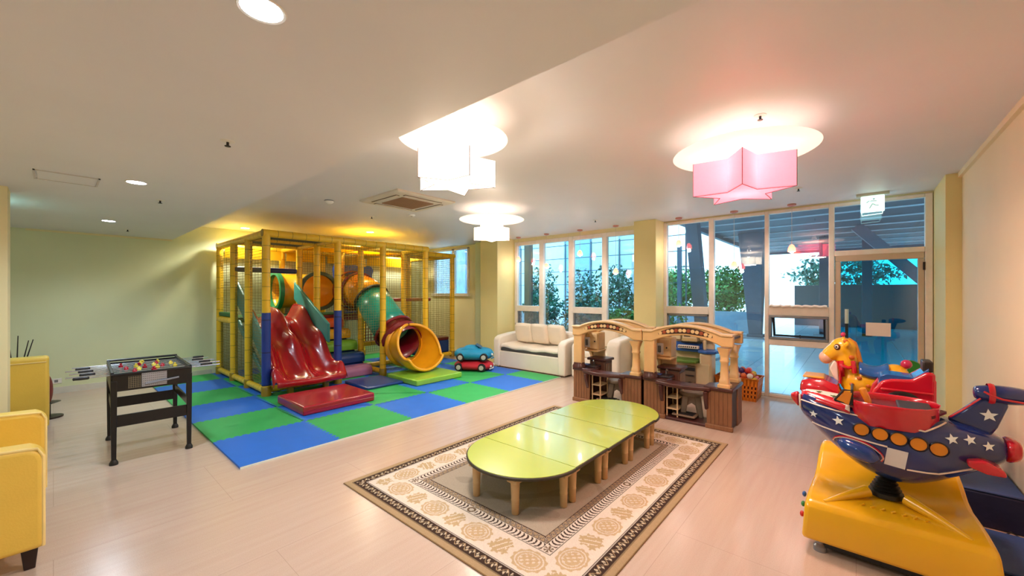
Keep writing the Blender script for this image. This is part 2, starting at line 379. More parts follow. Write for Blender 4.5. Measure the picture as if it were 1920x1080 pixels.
# planting: shrubs as leaf clusters
def leaf_mat(name, c1, c2):
    m = bpy.data.materials.new(name); m.use_nodes = True; nt = m.node_tree; b = nt.nodes['Principled BSDF']; L = nt.links.new
    g = nt.nodes.new('ShaderNodeNewGeometry'); rp = nt.nodes.new('ShaderNodeValToRGB')
    rp.color_ramp.elements[0].color = hx(c1)+(1,); rp.color_ramp.elements[1].color = hx(c2)+(1,)
    L(g.outputs['Random Per Island'], rp.inputs[0]); L(rp.outputs[0], b.inputs['Base Color']); b.inputs['Roughness'].default_value = .45
    return m
leaf1 = leaf_mat('leaf_green', '#1d5a33', '#5fae55'); leaf2 = leaf_mat('leaf_teal', '#174a44', '#4f9c84'); leaf3 = leaf_mat('leaf_brown', '#5c4a2a', '#9a7f4c')
twig_m = mat('twig_brown', '#4a3a2c', .8)
def shrub(label, c, rad, n, m, seed, size=.06):
    rng = np.random.RandomState(seed)
    t = thing('shrub', label, 'shrub', (c[0], c[1], -.02), 0, 'shrubs planted outside the windows')
    p = rng.normal(size=(n, 3)); p /= np.linalg.norm(p, axis=1)[:, None]
    p *= (rng.uniform(.35, 1, n)**.6)[:, None]*(1+.18*np.sin(p[:, :1]*5+seed)+.15*np.cos(p[:, 2:]*7))
    p = p*np.array(rad)+np.array([0, 0, c[2]]); p[:, 2] = np.maximum(p[:, 2], .06)
    d1 = rng.normal(size=(n, 3)); d1 /= np.linalg.norm(d1, axis=1)[:, None]
    d2 = np.cross(d1, rng.normal(size=(n, 3))); d2 /= np.linalg.norm(d2, axis=1)[:, None]
    s = size*rng.uniform(.6, 1.3, n)[:, None]
    v = np.stack([p-d1*s, p+d2*s*.42, p+d1*s, p-d2*s*.42], 1).reshape(-1, 3)
    f = np.arange(4*n).reshape(-1, 4)
    mb = MB(); mb.v = [tuple(q) for q in v]; mb.f = [tuple(q) for q in f]
    o = mb.build('foliage', m, t, fix=False, smooth=False); o['kind'] = 'stuff'
    s_ = MB()
    for k in range(5):
        a = k*1.3; s_.tube([(.04*math.cos(a), .04*math.sin(a), 0), (.2*rad[0]*math.cos(a), .2*rad[1]*math.sin(a), c[2]*.6), (.6*rad[0]*math.cos(a), .6*rad[1]*math.sin(a), c[2]+rad[2]*.5)], [.02, .014, .006], 6)
    s_.build('stems', twig_m, t)
shrub('tall teal-green shrub behind the leftmost window pane', (9.1, 6.75, 1.2), (.5, .55, 1.0), 2600, leaf2, 1)
shrub('bluish shrub rising behind the second window pane', (9.7, 5.75, 1.1), (.55, .6, 1.0), 2600, leaf2, 2)
shrub('brown dry shrub low behind the second window pane', (8.7, 5.65, .45), (.35, .45, .4), 1500, leaf3, 3, .045)
shrub('tall leafy shrub filling the third window pane', (9.5, 4.7, 1.2), (.6, .6, 1.05), 3000, leaf2, 4)
shrub('bright green shrub low behind the third window pane', (8.6, 4.15, .65), (.4, .42, .58), 2000, leaf1, 5)
shrub('dense green shrub filling the pane left of the yellow column', (9.3, 3.6, 1.0), (.55, .55, 1.0), 3200, leaf1, 6)
shrub('clipped green hedge bush far beyond the pane right of the column', (19.6, 6.6, 1.75), (1.0, 1.1, .95), 3200, leaf1, 7, .11)
shrub('clipped green hedge bush far beyond the tall middle pane', (19.6, 4.5, 1.7), (1.0, 1.1, .9), 3200, leaf1, 8, .11)
shrub('far hedge bush left of the clipped hedge', (19.6, 8.8, 1.8), (1.0, 1.1, 1.0), 2600, leaf2, 9, .11)
shrub('pale far bush above the dark wall left of the door', (27, .6, 2.6), (.8, 2.2, 1.1), 2400, leaf2, 10, .13)
shrub('pale far bush above the dark wall behind the door', (27, -5, 2.6), (.8, 2.2, 1.1), 2400, leaf2, 11, .13)
struct(box('wall_planter', mat('planter_blue_grey', '#7f98a8', .6), 18.3, 18.45, 3.2, 10, -.02, .85), 'low planter wall in front of the hedge')
struct(box('wall_garden', mat('garden_stone', '#a9b0b0', .8, bump=.4, bscale=20), 7.9, 8.0, 3.4, 7.2, -.02, .42), 'low stone kerb in front of the shrubs')
# things seen through the teal door
ck = thing('outdoor_counter', 'dark outdoor counter with shelves seen through the teal door', 'counter', (19.5, -4.2, -.02))
box('worktop', slate_m, -.3, .5, -1.6, 1.4, 1.0, 1.06, ck, .01); box('body', mat('counter_blue', '#4a6a78', .6), -.2, .5, -1.6, 1.4, 0, 1.0, ck)
for y in (-1.2, -.5, .2, .9): box('door_panel', slate_m, -.24, -.2, y-.28, y+.28, .12, .9, ck, .01)
box('sign_board', dark_m, -.1, 0, -.2, .25, 1.25, 1.55, ck, .01); box('sign_leg', dark_m, -.07, -.03, 0, .05, 1.06, 1.25, ck)
wt = thing('water_tank', 'pale cylindrical tank standing behind the outdoor counter', 'tank', (22.5, -5.5, -.02))
MB().lathe([(.55, 0), (.58, .1), (.58, 2.3), (.5, 2.5), (.1, 2.58)], 24).build('barrel', mat('tank_white', '#cfdde2', .4), wt); MB().lathe([(.6, 1.2), (.6, 1.25)], 24).build('band', grey_m, wt)
rr = thing('outdoor_toy_shelf', 'small wooden rack with plastic bags outside, right of the door', 'rack', (9.2, -1.02, -.02))
box('shelf_board', mat('rack_wood', '#8a7444', .6), -.25, .25, -.25, .25, .45, .48, rr); box('shelf_board', mat('rack_wood', '#8a7444', .6), -.25, .25, -.25, .25, .15, .18, rr)
for sx in (-.23, .23):
    for sy in (-.23, .23): box('leg', mat('rack_wood', '#8a7444', .6), sx-.02, sx+.02, sy-.02, sy+.02, 0, .5, rr)
bg = MB(); rings = []
for i in range(8):
    z = .48+i*.07; r = .17*(1-.05*i)+.02*math.sin(i*2); rings.append([(r*(1+.12*math.sin(k*2.1+i))*math.cos(2*PI*k/12), r*(1+.1*math.cos(k*1.7+i))*math.sin(2*PI*k/12), z) for k in range(12)])
bg.loft(rings).build('bag', mat('clear_bag', '#b5d2da', .25), rr)
# ================================================================== LAMPS AND CEILING THINGS
WARM = (1., .91, .82); COOL = (.70, .85, 1.)
edge_m = mat('lamp_edge_wire', '#6b4a42', .5)
def star_lamp(label, loc, zb, zt, r, rot, shade_m, disc_m, pw, col, disc_r, disc_z, up=1.):
    t = thing('star_pendant_lamp', label, 'ceiling lamp', (loc[0], loc[1], ZC), R(rot), 'star shaped ceiling lamps')
    pts = []
    for k in range(10):
        a = PI/2+k*PI/5; q = r if k % 2 == 0 else r*.46
        pts.append((q*math.cos(a), q*math.sin(a)))
    s = MB(); z0, z1 = zb-ZC, zt-ZC
    for k in range(10):
        a, b = pts[k], pts[(k+1) % 10]
        s.add([(a[0], a[1], z0), (b[0], b[1], z0), (b[0], b[1], z1), (a[0], a[1], z1)], [(0,1,2,3)])
    s.build('shade', shade_m, t, smooth=False, solid=.004)
    s = MB(); s.prism(pts, z0+.004, z0+.008); s.build('bottom_diffuser', shade_m, t, smooth=False)
    e = MB()
    for k in range(10):
        a, b = pts[k], pts[(k+1) % 10]
        e.bar((a[0], a[1], z0), (b[0], b[1], z0), .004)
        if k % 2 == 0: e.bar((a[0], a[1], z0), (a[0], a[1], z1), .004)
    e.build('wire_frame', edge_m, t)
    dz = disc_z-ZC
    MB().lathe([(.02, dz-.006), (disc_r-.01, dz-.006), (disc_r, dz), (disc_r-.01, dz+.006), (.02, dz+.006)], 56).build('disc', disc_m, t)
    c = MB().cyl((0, 0, dz), (0, 0, 0), .035, n=14)
    for k in range(3):
        a = 2*PI*k/3; c.cyl((.12*math.cos(a), .12*math.sin(a), dz), (.12*math.cos(a), .12*math.sin(a), z0+.02), .004, n=6)
    c.build('mount', white_m, t)
    bulb = mat('bulb_glow', '#ffffff', .4, emit=col, es=30)
    for k in range(3):
        a = 2*PI*k/3+.5; MB().sphere((.09*math.cos(a), .09*math.sin(a), (z0+z1)/2), (.025, .025, .05), 10, 6).build('bulb', bulb, t)
    lamp('lamp_light', 'AREA', (0, 0, z0-.012), pw, col, t, r*1.1)
    lamp('lamp_core', 'POINT', (0, 0, z1-.05), pw*.34, col, t, .07)
    lamp('lamp_uplight', 'POINT', (0, 0, dz+.055), pw*.08*up, col, t, .04)
    return t
def shade_mat(name, col, es):
    m = bpy.data.materials.new(name); m.use_nodes = True; nt = m.node_tree; L = nt.links.new; nt.nodes.clear()
    out = nt.nodes.new('ShaderNodeOutputMaterial'); df = nt.nodes.new('ShaderNodeBsdfDiffuse'); tl = nt.nodes.new('ShaderNodeBsdfTranslucent'); em = nt.nodes.new('ShaderNodeEmission')
    nz = nt.nodes.new('ShaderNodeTexNoise'); nz.inputs['Scale'].default_value = 40
    rp = nt.nodes.new('ShaderNodeValToRGB'); rp.color_ramp.elements[0].color = tuple(c*.93 for c in col)+(1,); rp.color_ramp.elements[1].color = tuple(col)+(1,)
    L(nz.outputs['Fac'], rp.inputs[0])
    for n in (df, tl, em): L(rp.outputs[0], n.inputs[0])
    em.inputs[1].default_value = es
    m1 = nt.nodes.new('ShaderNodeMixShader'); m1.inputs[0].default_value = .5; L(df.outputs[0], m1.inputs[1]); L(tl.outputs[0], m1.inputs[2])
    ad = nt.nodes.new('ShaderNodeAddShader'); L(m1.outputs[0], ad.inputs[0]); L(em.outputs[0], ad.inputs[1]); L(ad.outputs[0], out.inputs[0])
    return m
pink_s = shade_mat('pink_paper_shade', (1., .42, .50), .30); cream_s = shade_mat('cream_paper_shade', (1., .95, .86), .7)
disc_s = shade_mat('white_acrylic_disc', (1., .93, .85), .22)
star_lamp('pink star shaped ceiling lamp under a round white disc', (3.66, .70), 2.40, 2.67, .37, 29, pink_s, disc_s, 15, (1., .68, .55), .52, 2.74, 1.8)
star_lamp('cream star shaped ceiling lamp nearest the ceiling step', (1.95, 2.26), 2.40, 2.60, .31, 15, cream_s, disc_s, 15, (1., .94, .88), .40, 2.74, 3.2)
star_lamp('small cream star lamp with a wide disc in front of the column', (4.45, 4.27), 2.43, 2.63, .29, 26, cream_s, disc_s, 26, WARM, .50, 2.74, 1.2)

led_m = mat('downlight_glow', '#ffffff', .4, emit=(.86, .93, 1.), es=14)
def downlight(label, x, y, z, pw, col, r=.066, m=led_m):
    t = thing('downlight', label, 'downlight', (x, y, z), 0, 'recessed ceiling downlights')
    MB().lathe([(r, -.004), (r+.008, -.006), (r+.012, -.001), (r+.008, .0), (r, .0)], 28, cap=False).build('trim_ring', white_m, t)
    MB().lathe([(.005, -.002), (r, -.003), (r, .002), (.005, .002)], 28).build('lens', m, t)
    lamp('downlight_beam', 'SPOT', (0, 0, -.02), pw, col, t, .07, 150, .7)
downlight('large round downlight at the top of the picture', .48, 1.58, ZL, 26, COOL)
downlight('round downlight in the middle of the lowered ceiling strip', .49, 4.90, ZL, 44, COOL)
downlight('round downlight at the far end of the lowered ceiling strip', .50, 7.79, ZL, 50, COOL)
downlight('added fill downlight out of view over the back of the lowered strip, left row', -1.5, 1.6, ZL, 26, COOL)  # unseen lamp, added as fill light from behind the camera
downlight('added fill downlight out of view over the armchairs, left row', -1.5, 4.4, ZL, 26, COOL)  # also added out of view, to brighten the room from the left
warm_led = mat('downlight_warm_glow', '#ffffff', .4, emit=(1., .95, .75), es=16)
downlight('bright downlight over the left back corner of the play frame', 2.5, 9.2, ZC, 100, (1., .96, .76), .07, warm_led)
downlight('bright downlight over the middle of the play frame', 4.4, 7.8, ZC, 100, (1., .96, .76), .07, warm_led)
downlight('bright downlight over the right back corner of the play frame', 6.2, 9.2, ZC, 85, (1., .96, .76), .07, warm_led)

# small pendants along the windows
pend_s = shade_mat('coral_glass_shade', (1., .42, .30), .5)
pend_c = mat('coral_canopy', '#c98a80', .5)
wirew_m = mat('pendant_wire', '#d8cfc8', .5)
PD = [(5.91, 2.45, 'first small coral pendant from the white sofa column'), (5.11, 2.26, 'second small coral pendant from the white sofa column'), (4.27, 2.48, 'third small coral pendant from the white sofa column'),
      (3.48, 2.08, 'low small coral pendant just left of the yellow column'), (2.31, 2.52, 'short coral pendant just right of the yellow column'), (1.46, 2.11, 'low coral pendant before the tall middle pane'), (.71, 2.31, 'coral pendant before the pane beside the glass door')]
for i, (y, zt, lb) in enumerate(PD):
    t = thing('pendant_lamp', lb, 'pendant lamp', (7.05, y, ZC), 0, 'small coral pendants along the windows')
    MB().lathe([(.055, 0), (.055, -.02), (.03, -.03), (.005, -.032)], 18).build('canopy', pend_c, t)
    MB().cyl((0, 0, -.03), (0, 0, zt-ZC), .003, n=6).build('cord', wirew_m, t)
    z = zt-ZC
    MB().lathe([(.012, z), (.03, z-.015), (.045, z-.05), (.05, z-.09), (.046, z-.105), (.042, z-.10), (.042, z-.05), (.02, z-.02)], 18, cap=False).build('shade', pend_s, t)
    MB().sphere((0, 0, z-.095), (.028, .028, .03), 10, 7).build('bulb', mat('pendant_bulb', '#ffffff', .4, emit=WARM, es=18), t)
    lamp('pendant_light', 'POINT', (0, 0, z-.14), 2.2, WARM, t, .03)

# exit sign
ex = thing('exit_sign', 'glowing white and green exit sign hanging over the glass door', 'sign', (6.95, -.16, ZC))
box('ceiling_bar', mat('sign_bar', '#c8cdbb', .5), -.03, .03, -.16, .16, -.035, 0, ex, .005)
box('light_box', mat('exit_glow', '#e8fff8', .4, emit=(.62, 1., .92), es=.85), -.02, .02, -.115, .115, -.245, -.04, ex, .008)
gl = mat('exit_figure', '#7fa898', .5, emit=(.45, .66, .58), es=.3)
f = MB(); fx = -.0225
for a, b in (((.03, -.10), (.0, -.14)), ((0, -.14), (.03, -.20)), ((0, -.14), (-.03, -.165)), ((-.03, -.165), (-.06, -.17)), ((.03, -.10), (.06, -.125)), ((.02, -.105), (-.04, -.11))):
    f.bar((fx, a[0], a[1]), (fx, b[0], b[1]), .003, .013, up=(0, .6, .8))
f.sphere((fx, -.012, -.082), (.002, .013, .013), 10, 6).build('running_figure', gl, ex)
g = MB().tube([(0, -.095, -.245), (0, -.095, -.275), (0, .105, -.285), (0, .105, -.245)], .005, 8).build('guard_wire', mat('exit_glow', '#e8fff8', .4), ex)
ex2 = thing('exit_lamp', 'green glowing exit light hidden behind the wall end', 'sign', (-.75, 6.9, ZL))
box('light_box', mat('exit_glow', '#e8fff8', .4), -.12, .12, -.02, .02, -.22, -.04, ex2, .008); box('ceiling_bar', white_m, -.14, .14, -.03, .03, -.04, 0, ex2, .005)
lamp('exit_light', 'POINT', (.16, 0, -.14), 2.2, (.45, 1., .92), ex2, .05)

# ceiling cassette air conditioner
ac = thing('cassette_air_conditioner', 'square ceiling air conditioner with a brown grille', 'air conditioner', (3.26, 4.76, ZC))
pan_m = mat('ac_panel', '#e2d8c8', .45); slot_m = mat('ac_slot', '#7d6a58', .6); gr_m = mat('ac_grille', '#b08a6c', .6)
MB().loft([[(sx*a, sy*a, z) for sx, sy in ((-1,-1),(1,-1),(1,1),(-1,1))] for a, z in ((.47, 0), (.47, -.02), (.44, -.035), (.25, -.035))], cap=False).build('panel', pan_m, ac, .004)
for k in range(4):
    s = MB().box(-.30, .30, .33, .385, -.04, -.0345).xf(Matrix.Rotation(k*PI/2, 4, 'Z')); s.build('air_slot', slot_m, ac)
    s = MB().box(-.29, .29, .338, .372, -.046, -.038).xf(Matrix.Rotation(k*PI/2, 4, 'Z')); s.build('louvre', pan_m, ac, .003)
s = MB()
for i in range(22):
    q = -.25+.5*i/21; s.box(q-.004, q+.004, -.25, .25, -.044, -.034).box(-.25, .25, q-.004, q+.004, -.044, -.034)
g = s.build('grille', gr_m, ac); box('grille_back', mat('ac_back', '#6d5644', .8), -.25, .25, -.25, .25, -.036, -.03, ac)
# small ceiling fittings
def sprink(lb, x, y, z):
    t = thing('sprinkler', lb, 'sprinkler', (x, y, z), 0, 'ceiling sprinklers')
    MB().lathe([(.04, 0), (.04, -.004), (.02, -.008), (.005, -.008)], 16).build('plate', white_m, t)
    MB().lathe([(.008, -.008), (.008, -.03), (.018, -.032), (.018, -.036), (.004, -.036)], 10).build('head', dark_m, t)
for lb, x, y, z in (('sprinkler on the lowered ceiling near the top downlight', .75, 3.12, ZL), ('sprinkler beside the middle downlight', .75, 5.64, ZL), ('sprinkler beside the far downlight', .76, 8.6, ZL),
                    ('sprinkler above the pink star lamp', 3.38, .53, ZC), ('sprinkler between the lamp and the yellow column', 6.3, 3.5, ZC), ('sprinkler between the pink lamp and the exit sign', 6.04, .54, ZC), ('sprinkler over the play frame front', 3.53, 6.2, ZC)):
    sprink(lb, x, y, z)
t = thing('smoke_detector', 'white smoke detector left of the air conditioner', 'smoke detector', (2.53, 5.58, ZC))
MB().lathe([(.06, 0), (.06, -.02), (.045, -.035), (.02, -.05), (.004, -.05)], 20).build('body', white_m, t); MB().lathe([(.062, 0), (.066, -.006), (.062, -.01)], 20).build('base', grey_m, t)
t = thing('ceiling_sensor', 'flat white sensor right of the air conditioner', 'sensor', (3.89, 5.57, ZC))
MB().lathe([(.055, 0), (.055, -.015), (.03, -.025), (.004, -.025)], 20).build('body', white_m, t); MB().lathe([(.02, -.025), (.012, -.03), (.003, -.03)], 12).build('lens', grey_m, t)
t = thing('access_panel', 'flush rectangular access panel in the lowered ceiling', 'panel', (.08, 5.18, ZL))
box('cover', ceil_m, -.17, .17, -.17, .17, -.006, 0, t, .003); 
s = MB(); 
for k in range(4): s.add(*[(lambda b: (b.v, b.f))(MB().box(-.19, .19, .178, .19, -.008, 0).xf(Matrix.Rotation(k*PI/2, 4, 'Z')))][0])
s.build('border', mat('panel_border', '#d2cec9', .6), t)
# ================================================================== FOAM FLOOR MAT
blue_f = mat('foam_blue', '#1f6fd6', .55, var=.04, bump=.25, bscale=260); green_f = mat('foam_green', '#2fae5a', .55, var=.05, bump=.25, bscale=260)
fm = thing('foam_floor_mat', 'blue and green checkered foam mat under the playground', 'play mat', (1.11, 4.235, 0))
PT = .93; NX, NY = 6, 6; MXW, MYW = 5.17, 5.38; AMP = .014; NT = 12
def tooth(a0, a1, base, on):           # points along one edge from a0 to a1
    if not on: return [(a0, base), (a1, base)]
    pts = []; st = PT/(2*NT); n = int(round((a1-a0)/st))
    for i in range(n):
        q = base+(AMP if i % 2 else -AMP); s0 = a0+i*(a1-a0)/n; s1 = a0+(i+1)*(a1-a0)/n; d = .22*(s1-s0)*(1 if True else -1)
        if i == 0: pts.append((s0, base)); pts.append((s0+.002, q))
        else: pts.append((s0-d*.5 if i % 2 else s0+d*.5, q))
        if i == n-1: pts.append((s1-.002, q)); pts.append((s1, base))
        else: pts.append((s1+d*.5 if i % 2 else s1-d*.5, q))
    return pts
for i in range(NX):
    for j in range(NY):
        x0, x1 = i*PT, min((i+1)*PT, MXW); y0, y1 = j*PT, min((j+1)*PT, MYW)
        if x1-x0 < .05: continue
        bot = [(a, b) for a, b in tooth(x0, x1, y0, j > 0)]
        rgt = [(b, a) for a, b in tooth(y0, y1, x1, (i < NX-1))]
        top = [(a, b) for a, b in tooth(x0, x1, y1, (j < NY-1))][::-1]
        lft = [(b, a) for a, b in tooth(y0, y1, x0, i > 0)][::-1]
        poly = []
        for seg in (bot, rgt, top, lft):
            for p in seg:
                if not poly or (abs(p[0]-poly[-1][0])+abs(p[1]-poly[-1][1])) > 1e-5: poly.append(p)
        poly = poly[:-1] if abs(poly[0][0]-poly[-1][0])+abs(poly[0][1]-poly[-1][1]) < 1e-5 else poly
        MB().prism(poly, .001, .02-.0003*((i+j) % 2)).build('foam_tile', blue_f if (i+j) % 2 == 0 else green_f, fm, smooth=False)
white_edge = mat('mat_edge_white', '#e8efe6', .6)
box('edge_strip', white_edge, 0, MXW, -.012, -.002, 0, .018, fm)
MATZ = .02
# ================================================================== PLAYGROUND
def pad_mat(name, col, seam=.21):
    m = mat(name, col, .38, var=.05, scale=10, coat=.25); nt = m.node_tree; L = nt.links.new; b = nt.nodes['Principled BSDF']
    uv = nt.nodes.new('ShaderNodeUVMap'); sp = nt.nodes.new('ShaderNodeSeparateXYZ'); L(uv.outputs[0], sp.inputs[0])
    d = nt.nodes.new('ShaderNodeMath'); d.operation = 'DIVIDE'; d.inputs[1].default_value = seam; L(sp.outputs[1], d.inputs[0])
    fr = nt.nodes.new('ShaderNodeMath'); fr.operation = 'FRACT'; L(d.outputs[0], fr.inputs[0])
    lt = nt.nodes.new('ShaderNodeMath'); lt.operation = 'LESS_THAN'; lt.inputs[1].default_value = .035; L(fr.outputs[0], lt.inputs[0])
    src = b.inputs['Base Color'].links[0].from_socket
    mx = nt.nodes.new('ShaderNodeMixRGB'); L(lt.outputs[0], mx.inputs[0]); L(src, mx.inputs[1]); mx.inputs[2].default_value = tuple(c*.35 for c in hx(col))+(1,)
    L(mx.outputs[0], b.inputs['Base Color'])
    return m
py_m = pad_mat('yellow_padding', '#f6c62a'); pb_m = pad_mat('blue_padding', '#12388f', .5); pr_m = pad_mat('red_padding', '#a81f2c', .5); pn_m = pad_mat('navy_padding', '#1c2c6a', .5)
red_pl = mat('red_slide_plastic', '#a8101f', .22, var=.04, coat=.5); yel_pl = mat('yellow_slide_plastic', '#f0a818', .3, var=.04, coat=.4); teal_pl = mat('teal_slide_plastic', '#14a594', .3, var=.05, coat=.4)
mar_pl = mat('maroon_slide_plastic', '#7c1426', .35, coat=.3); blue_pl = mat('blue_panel_plastic', '#2a62e0', .4, var=.08); grn_pl = mat('green_ring_plastic', '#1e7a4a', .4)
net_m = mat('dark_yellow_net', '#857a38', .8, var=.1); netg_m = mat('grey_net', '#6d6c52', .8); cloth_y = shade_mat('yellow_canopy_cloth', hx('#f6cc2e'), 0.)
teal_pad = mat('teal_padding', '#3f9c9a', .4, var=.06); orange_p = mat('orange_foam', '#d9622a', .45); yellow_p = mat('yellow_foam', '#e6b325', .45); lime_p = mat('lime_foam', '#79b636', .45)
navy_p = mat('navy_foam', '#173a78', .35, var=.08); pink_p = mat('mauve_foam', '#a96c93', .4); deck_m = mat('deck_green', '#2f6b3a', .6)
PX, PY = 2.15, 6.88
pg = thing('indoor_playground', 'yellow framed indoor playground with red double slide and tube slide', 'playground', (PX, PY, MATZ))
def W(x, y, z): return (x-PX, y-PY, z-MATZ)
ZT = 2.53; RP = .058
XG = [2.15, 3.27, 4.15, 5.15]; YG = [6.88, 7.72, 8.55, 9.48]
posts = [(x, 6.88) for x in XG]+[(2.15, y) for y in YG[1:]]+[(x, 8.55) for x in XG[1:]]+[(x, 9.48) for x in XG[1:]]+[(3.27, 7.72), (4.15, 7.72), (5.15, 7.68), (6.55, 7.66), (6.55, 9.48), (5.85, 8.55)]
for x, y in posts:
    z0 = MATZ
    p = MB().cyl(W(x, y, z0), W(x, y, ZT), RP, n=14).build('frame_post', py_m, pg)
    MB().lathe([(RP+.012, 0), (RP+.012, .13), (RP+.004, .14)], 14).build('foot', py_m, p).location = W(x, y, z0)
for x in XG[:2]:
    MB().cyl(W(x, 6.88, .18), W(x, 6.88, 1.30), RP+.006, n=14).build('post_sleeve', pb_m, pg)
def beam(a, b, m=py_m, r=RP, n='frame_beam'): return MB().cyl(W(*a), W(*b), r, n=14).build(n, m, pg)
for y in YG:
    if y == 7.72: beam((2.15, y, ZT), (5.15, y, ZT), r=.045)
    elif y == 8.55: beam((2.15, y, ZT), (5.85, y, ZT), r=.045)
    else: beam((2.15-RP, y, ZT), (5.15+RP if y < 7 else 6.55, y, ZT))
for x in XG: beam((x, 6.88, ZT), (x, 9.48, ZT), r=RP if x in (2.15, 5.15) else .045)
beam((5.15, 7.66, ZT), (6.55+RP, 7.66, ZT)); beam((6.55, 7.66, ZT), (6.55, 9.48, ZT))
for a, b in (((2.15, 6.88), (2.15, 7.72)), ((2.15, 7.72), (2.15, 8.55)), ((2.15, 8.55), (2.15, 9.48)), ((4.15, 6.88), (4.15, 7.72)), ((3.27, 6.88), (3.27, 7.72)), ((5.15, 7.66), (6.55, 7.66)), ((6.55, 7.66), (6.55, 9.48)), ((5.15, 6.88), (5.15, 7.68)), ((4.15, 7.72), (5.15, 7.72)), ((2.15, 6.95), (3.27, 6.95))):
    beam((a[0], a[1], .10), (b[0], b[1], .10), r=.05)
beam((2.15, 8.55, 1.10), (2.15, 9.48, 1.10)); beam((3.27, 8.55, 1.08), (5.85, 8.55, 1.08), r=.05); beam((4.15, 7.72, .55), (5.15, 7.72, .55), r=.05)
beam((2.15, 8.53, 2.04), (3.2, 8.53, 2.04), pn_m, .05, 'padded_bar'); beam((5.2, 8.5, 1.44), (6.5, 8.5, 1.44), pr_m, .045, 'padded_bar')
MB().cyl(W(5.85, 7.75, .45), W(5.85, 7.75, 1.35), .035).build('orange_pole', orange_p, pg)
# decks
box('deck', deck_m, 0, 3.0, 8.55-PY, 9.48-PY, 1.04, 1.14, pg, .02); box('deck_pad', mar_pl, 1.12, 3.0, 8.50-PY, 8.56-PY, .98, 1.12, pg, .02)
box('deck_edge_pad', deck_m, -.03, .06, 8.58-PY, 9.44-PY, 1.14, 1.22, pg, .02)
fb = box('foam_block', navy_p, 5.55-PX, 6.5-PX, 7.72-PY, 8.5-PY, .12, .42, pg, .02); box('foam_block_top', pr_m, 5.55-PX, 6.5-PX, 7.72-PY, 8.5-PY, .42, .50, pg, .02)
# nets
def net(a, u, v, m=net_m, cell=.047, w=.0045):
    a = Vector(W(*a)); u = Vector(u); v = Vector(v); nu = max(2, int(u.length/cell)); nv = max(2, int(v.length/cell)); s = MB(); nrm = u.cross(v).normalized()
    for i in range(nu+1): s.bar(a+u*i/nu, a+u*i/nu+v, w, w, up=nrm)
    for j in range(nv+1): s.bar(a+v*j/nv+nrm*w*.5, a+v*j/nv+u+nrm*w*.5, w, w, up=nrm)
    o = s.build('net_panel', m, pg, smooth=False, fix=False); o['kind'] = 'stuff'; return o
for y0, y1 in zip(YG[:-1], YG[1:]): net((2.15, y0+.05, .14), (0, y1-y0-.1, 0), (0, 0, ZT-.2))
net((3.32, 6.88, .85), (.78, 0, 0), (0, 0, 1.62), w=.0032); net((4.2, 6.88, 1.25), (.9, 0, 0), (0, 0, 1.22), w=.0032); net((5.15, 6.95, .3), (0, .68, 0), (0, 0, 2.17))
net((5.2, 7.66, .52), (1.3, 0, 0), (0, 0, 1.95)); net((6.55, 7.72, .14), (0, 1.7, 0), (0, 0, 2.33))
net((2.2, 9.46, 1.2), (4.3, 0, 0), (0, 0, 1.25), netg_m, .055, .0035); net((2.2, 9.46, .1), (4.3, 0, 0), (0, 0, .95), netg_m, .06, .0035)
net((2.2, 6.92, ZT), (1.0, 0, 0), (0, 1.6, 0), netg_m, .04); net((4.15, 7.75, 1.1), (0, .75, 0), (0, 0, 1.35), w=.0032)
net((4.2, 7.74, .6), (.9, 0, 0), (0, 0, .45), mar_pl, .06, .012); net((4.2, 8.56, 1.2), (.9, 0, 0), (0, 0, 1.25)); net((3.3, 8.58, 2.05), (.8, 0, 0), (0, 0, .45))
net((4.2, 6.92, ZT), (.9, 0, 0), (0, .76, 0), net_m, .047)
# canopy cloths under the roof and valances along the back
for x0, x1, y0, y1 in ((3.32, 4.1, 7.78, 8.5), (4.2, 5.1, 7.78, 8.5), (5.2, 6.5, 7.72, 8.5)):
    MB().box(x0-PX, x1-PX, y0-PY, y1-PY, ZT-.05-MATZ, ZT-.045-MATZ).build('canopy_cloth', cloth_y, pg)
for x0, x1 in ((2.2, 3.22), (3.32, 4.1), (4.2, 5.1), (5.2, 6.5)):
    MB().box(x0-PX, x1-PX, 9.36-PY, 9.365-PY, 2.28, 2.47).build('valance', cloth_y, pg)
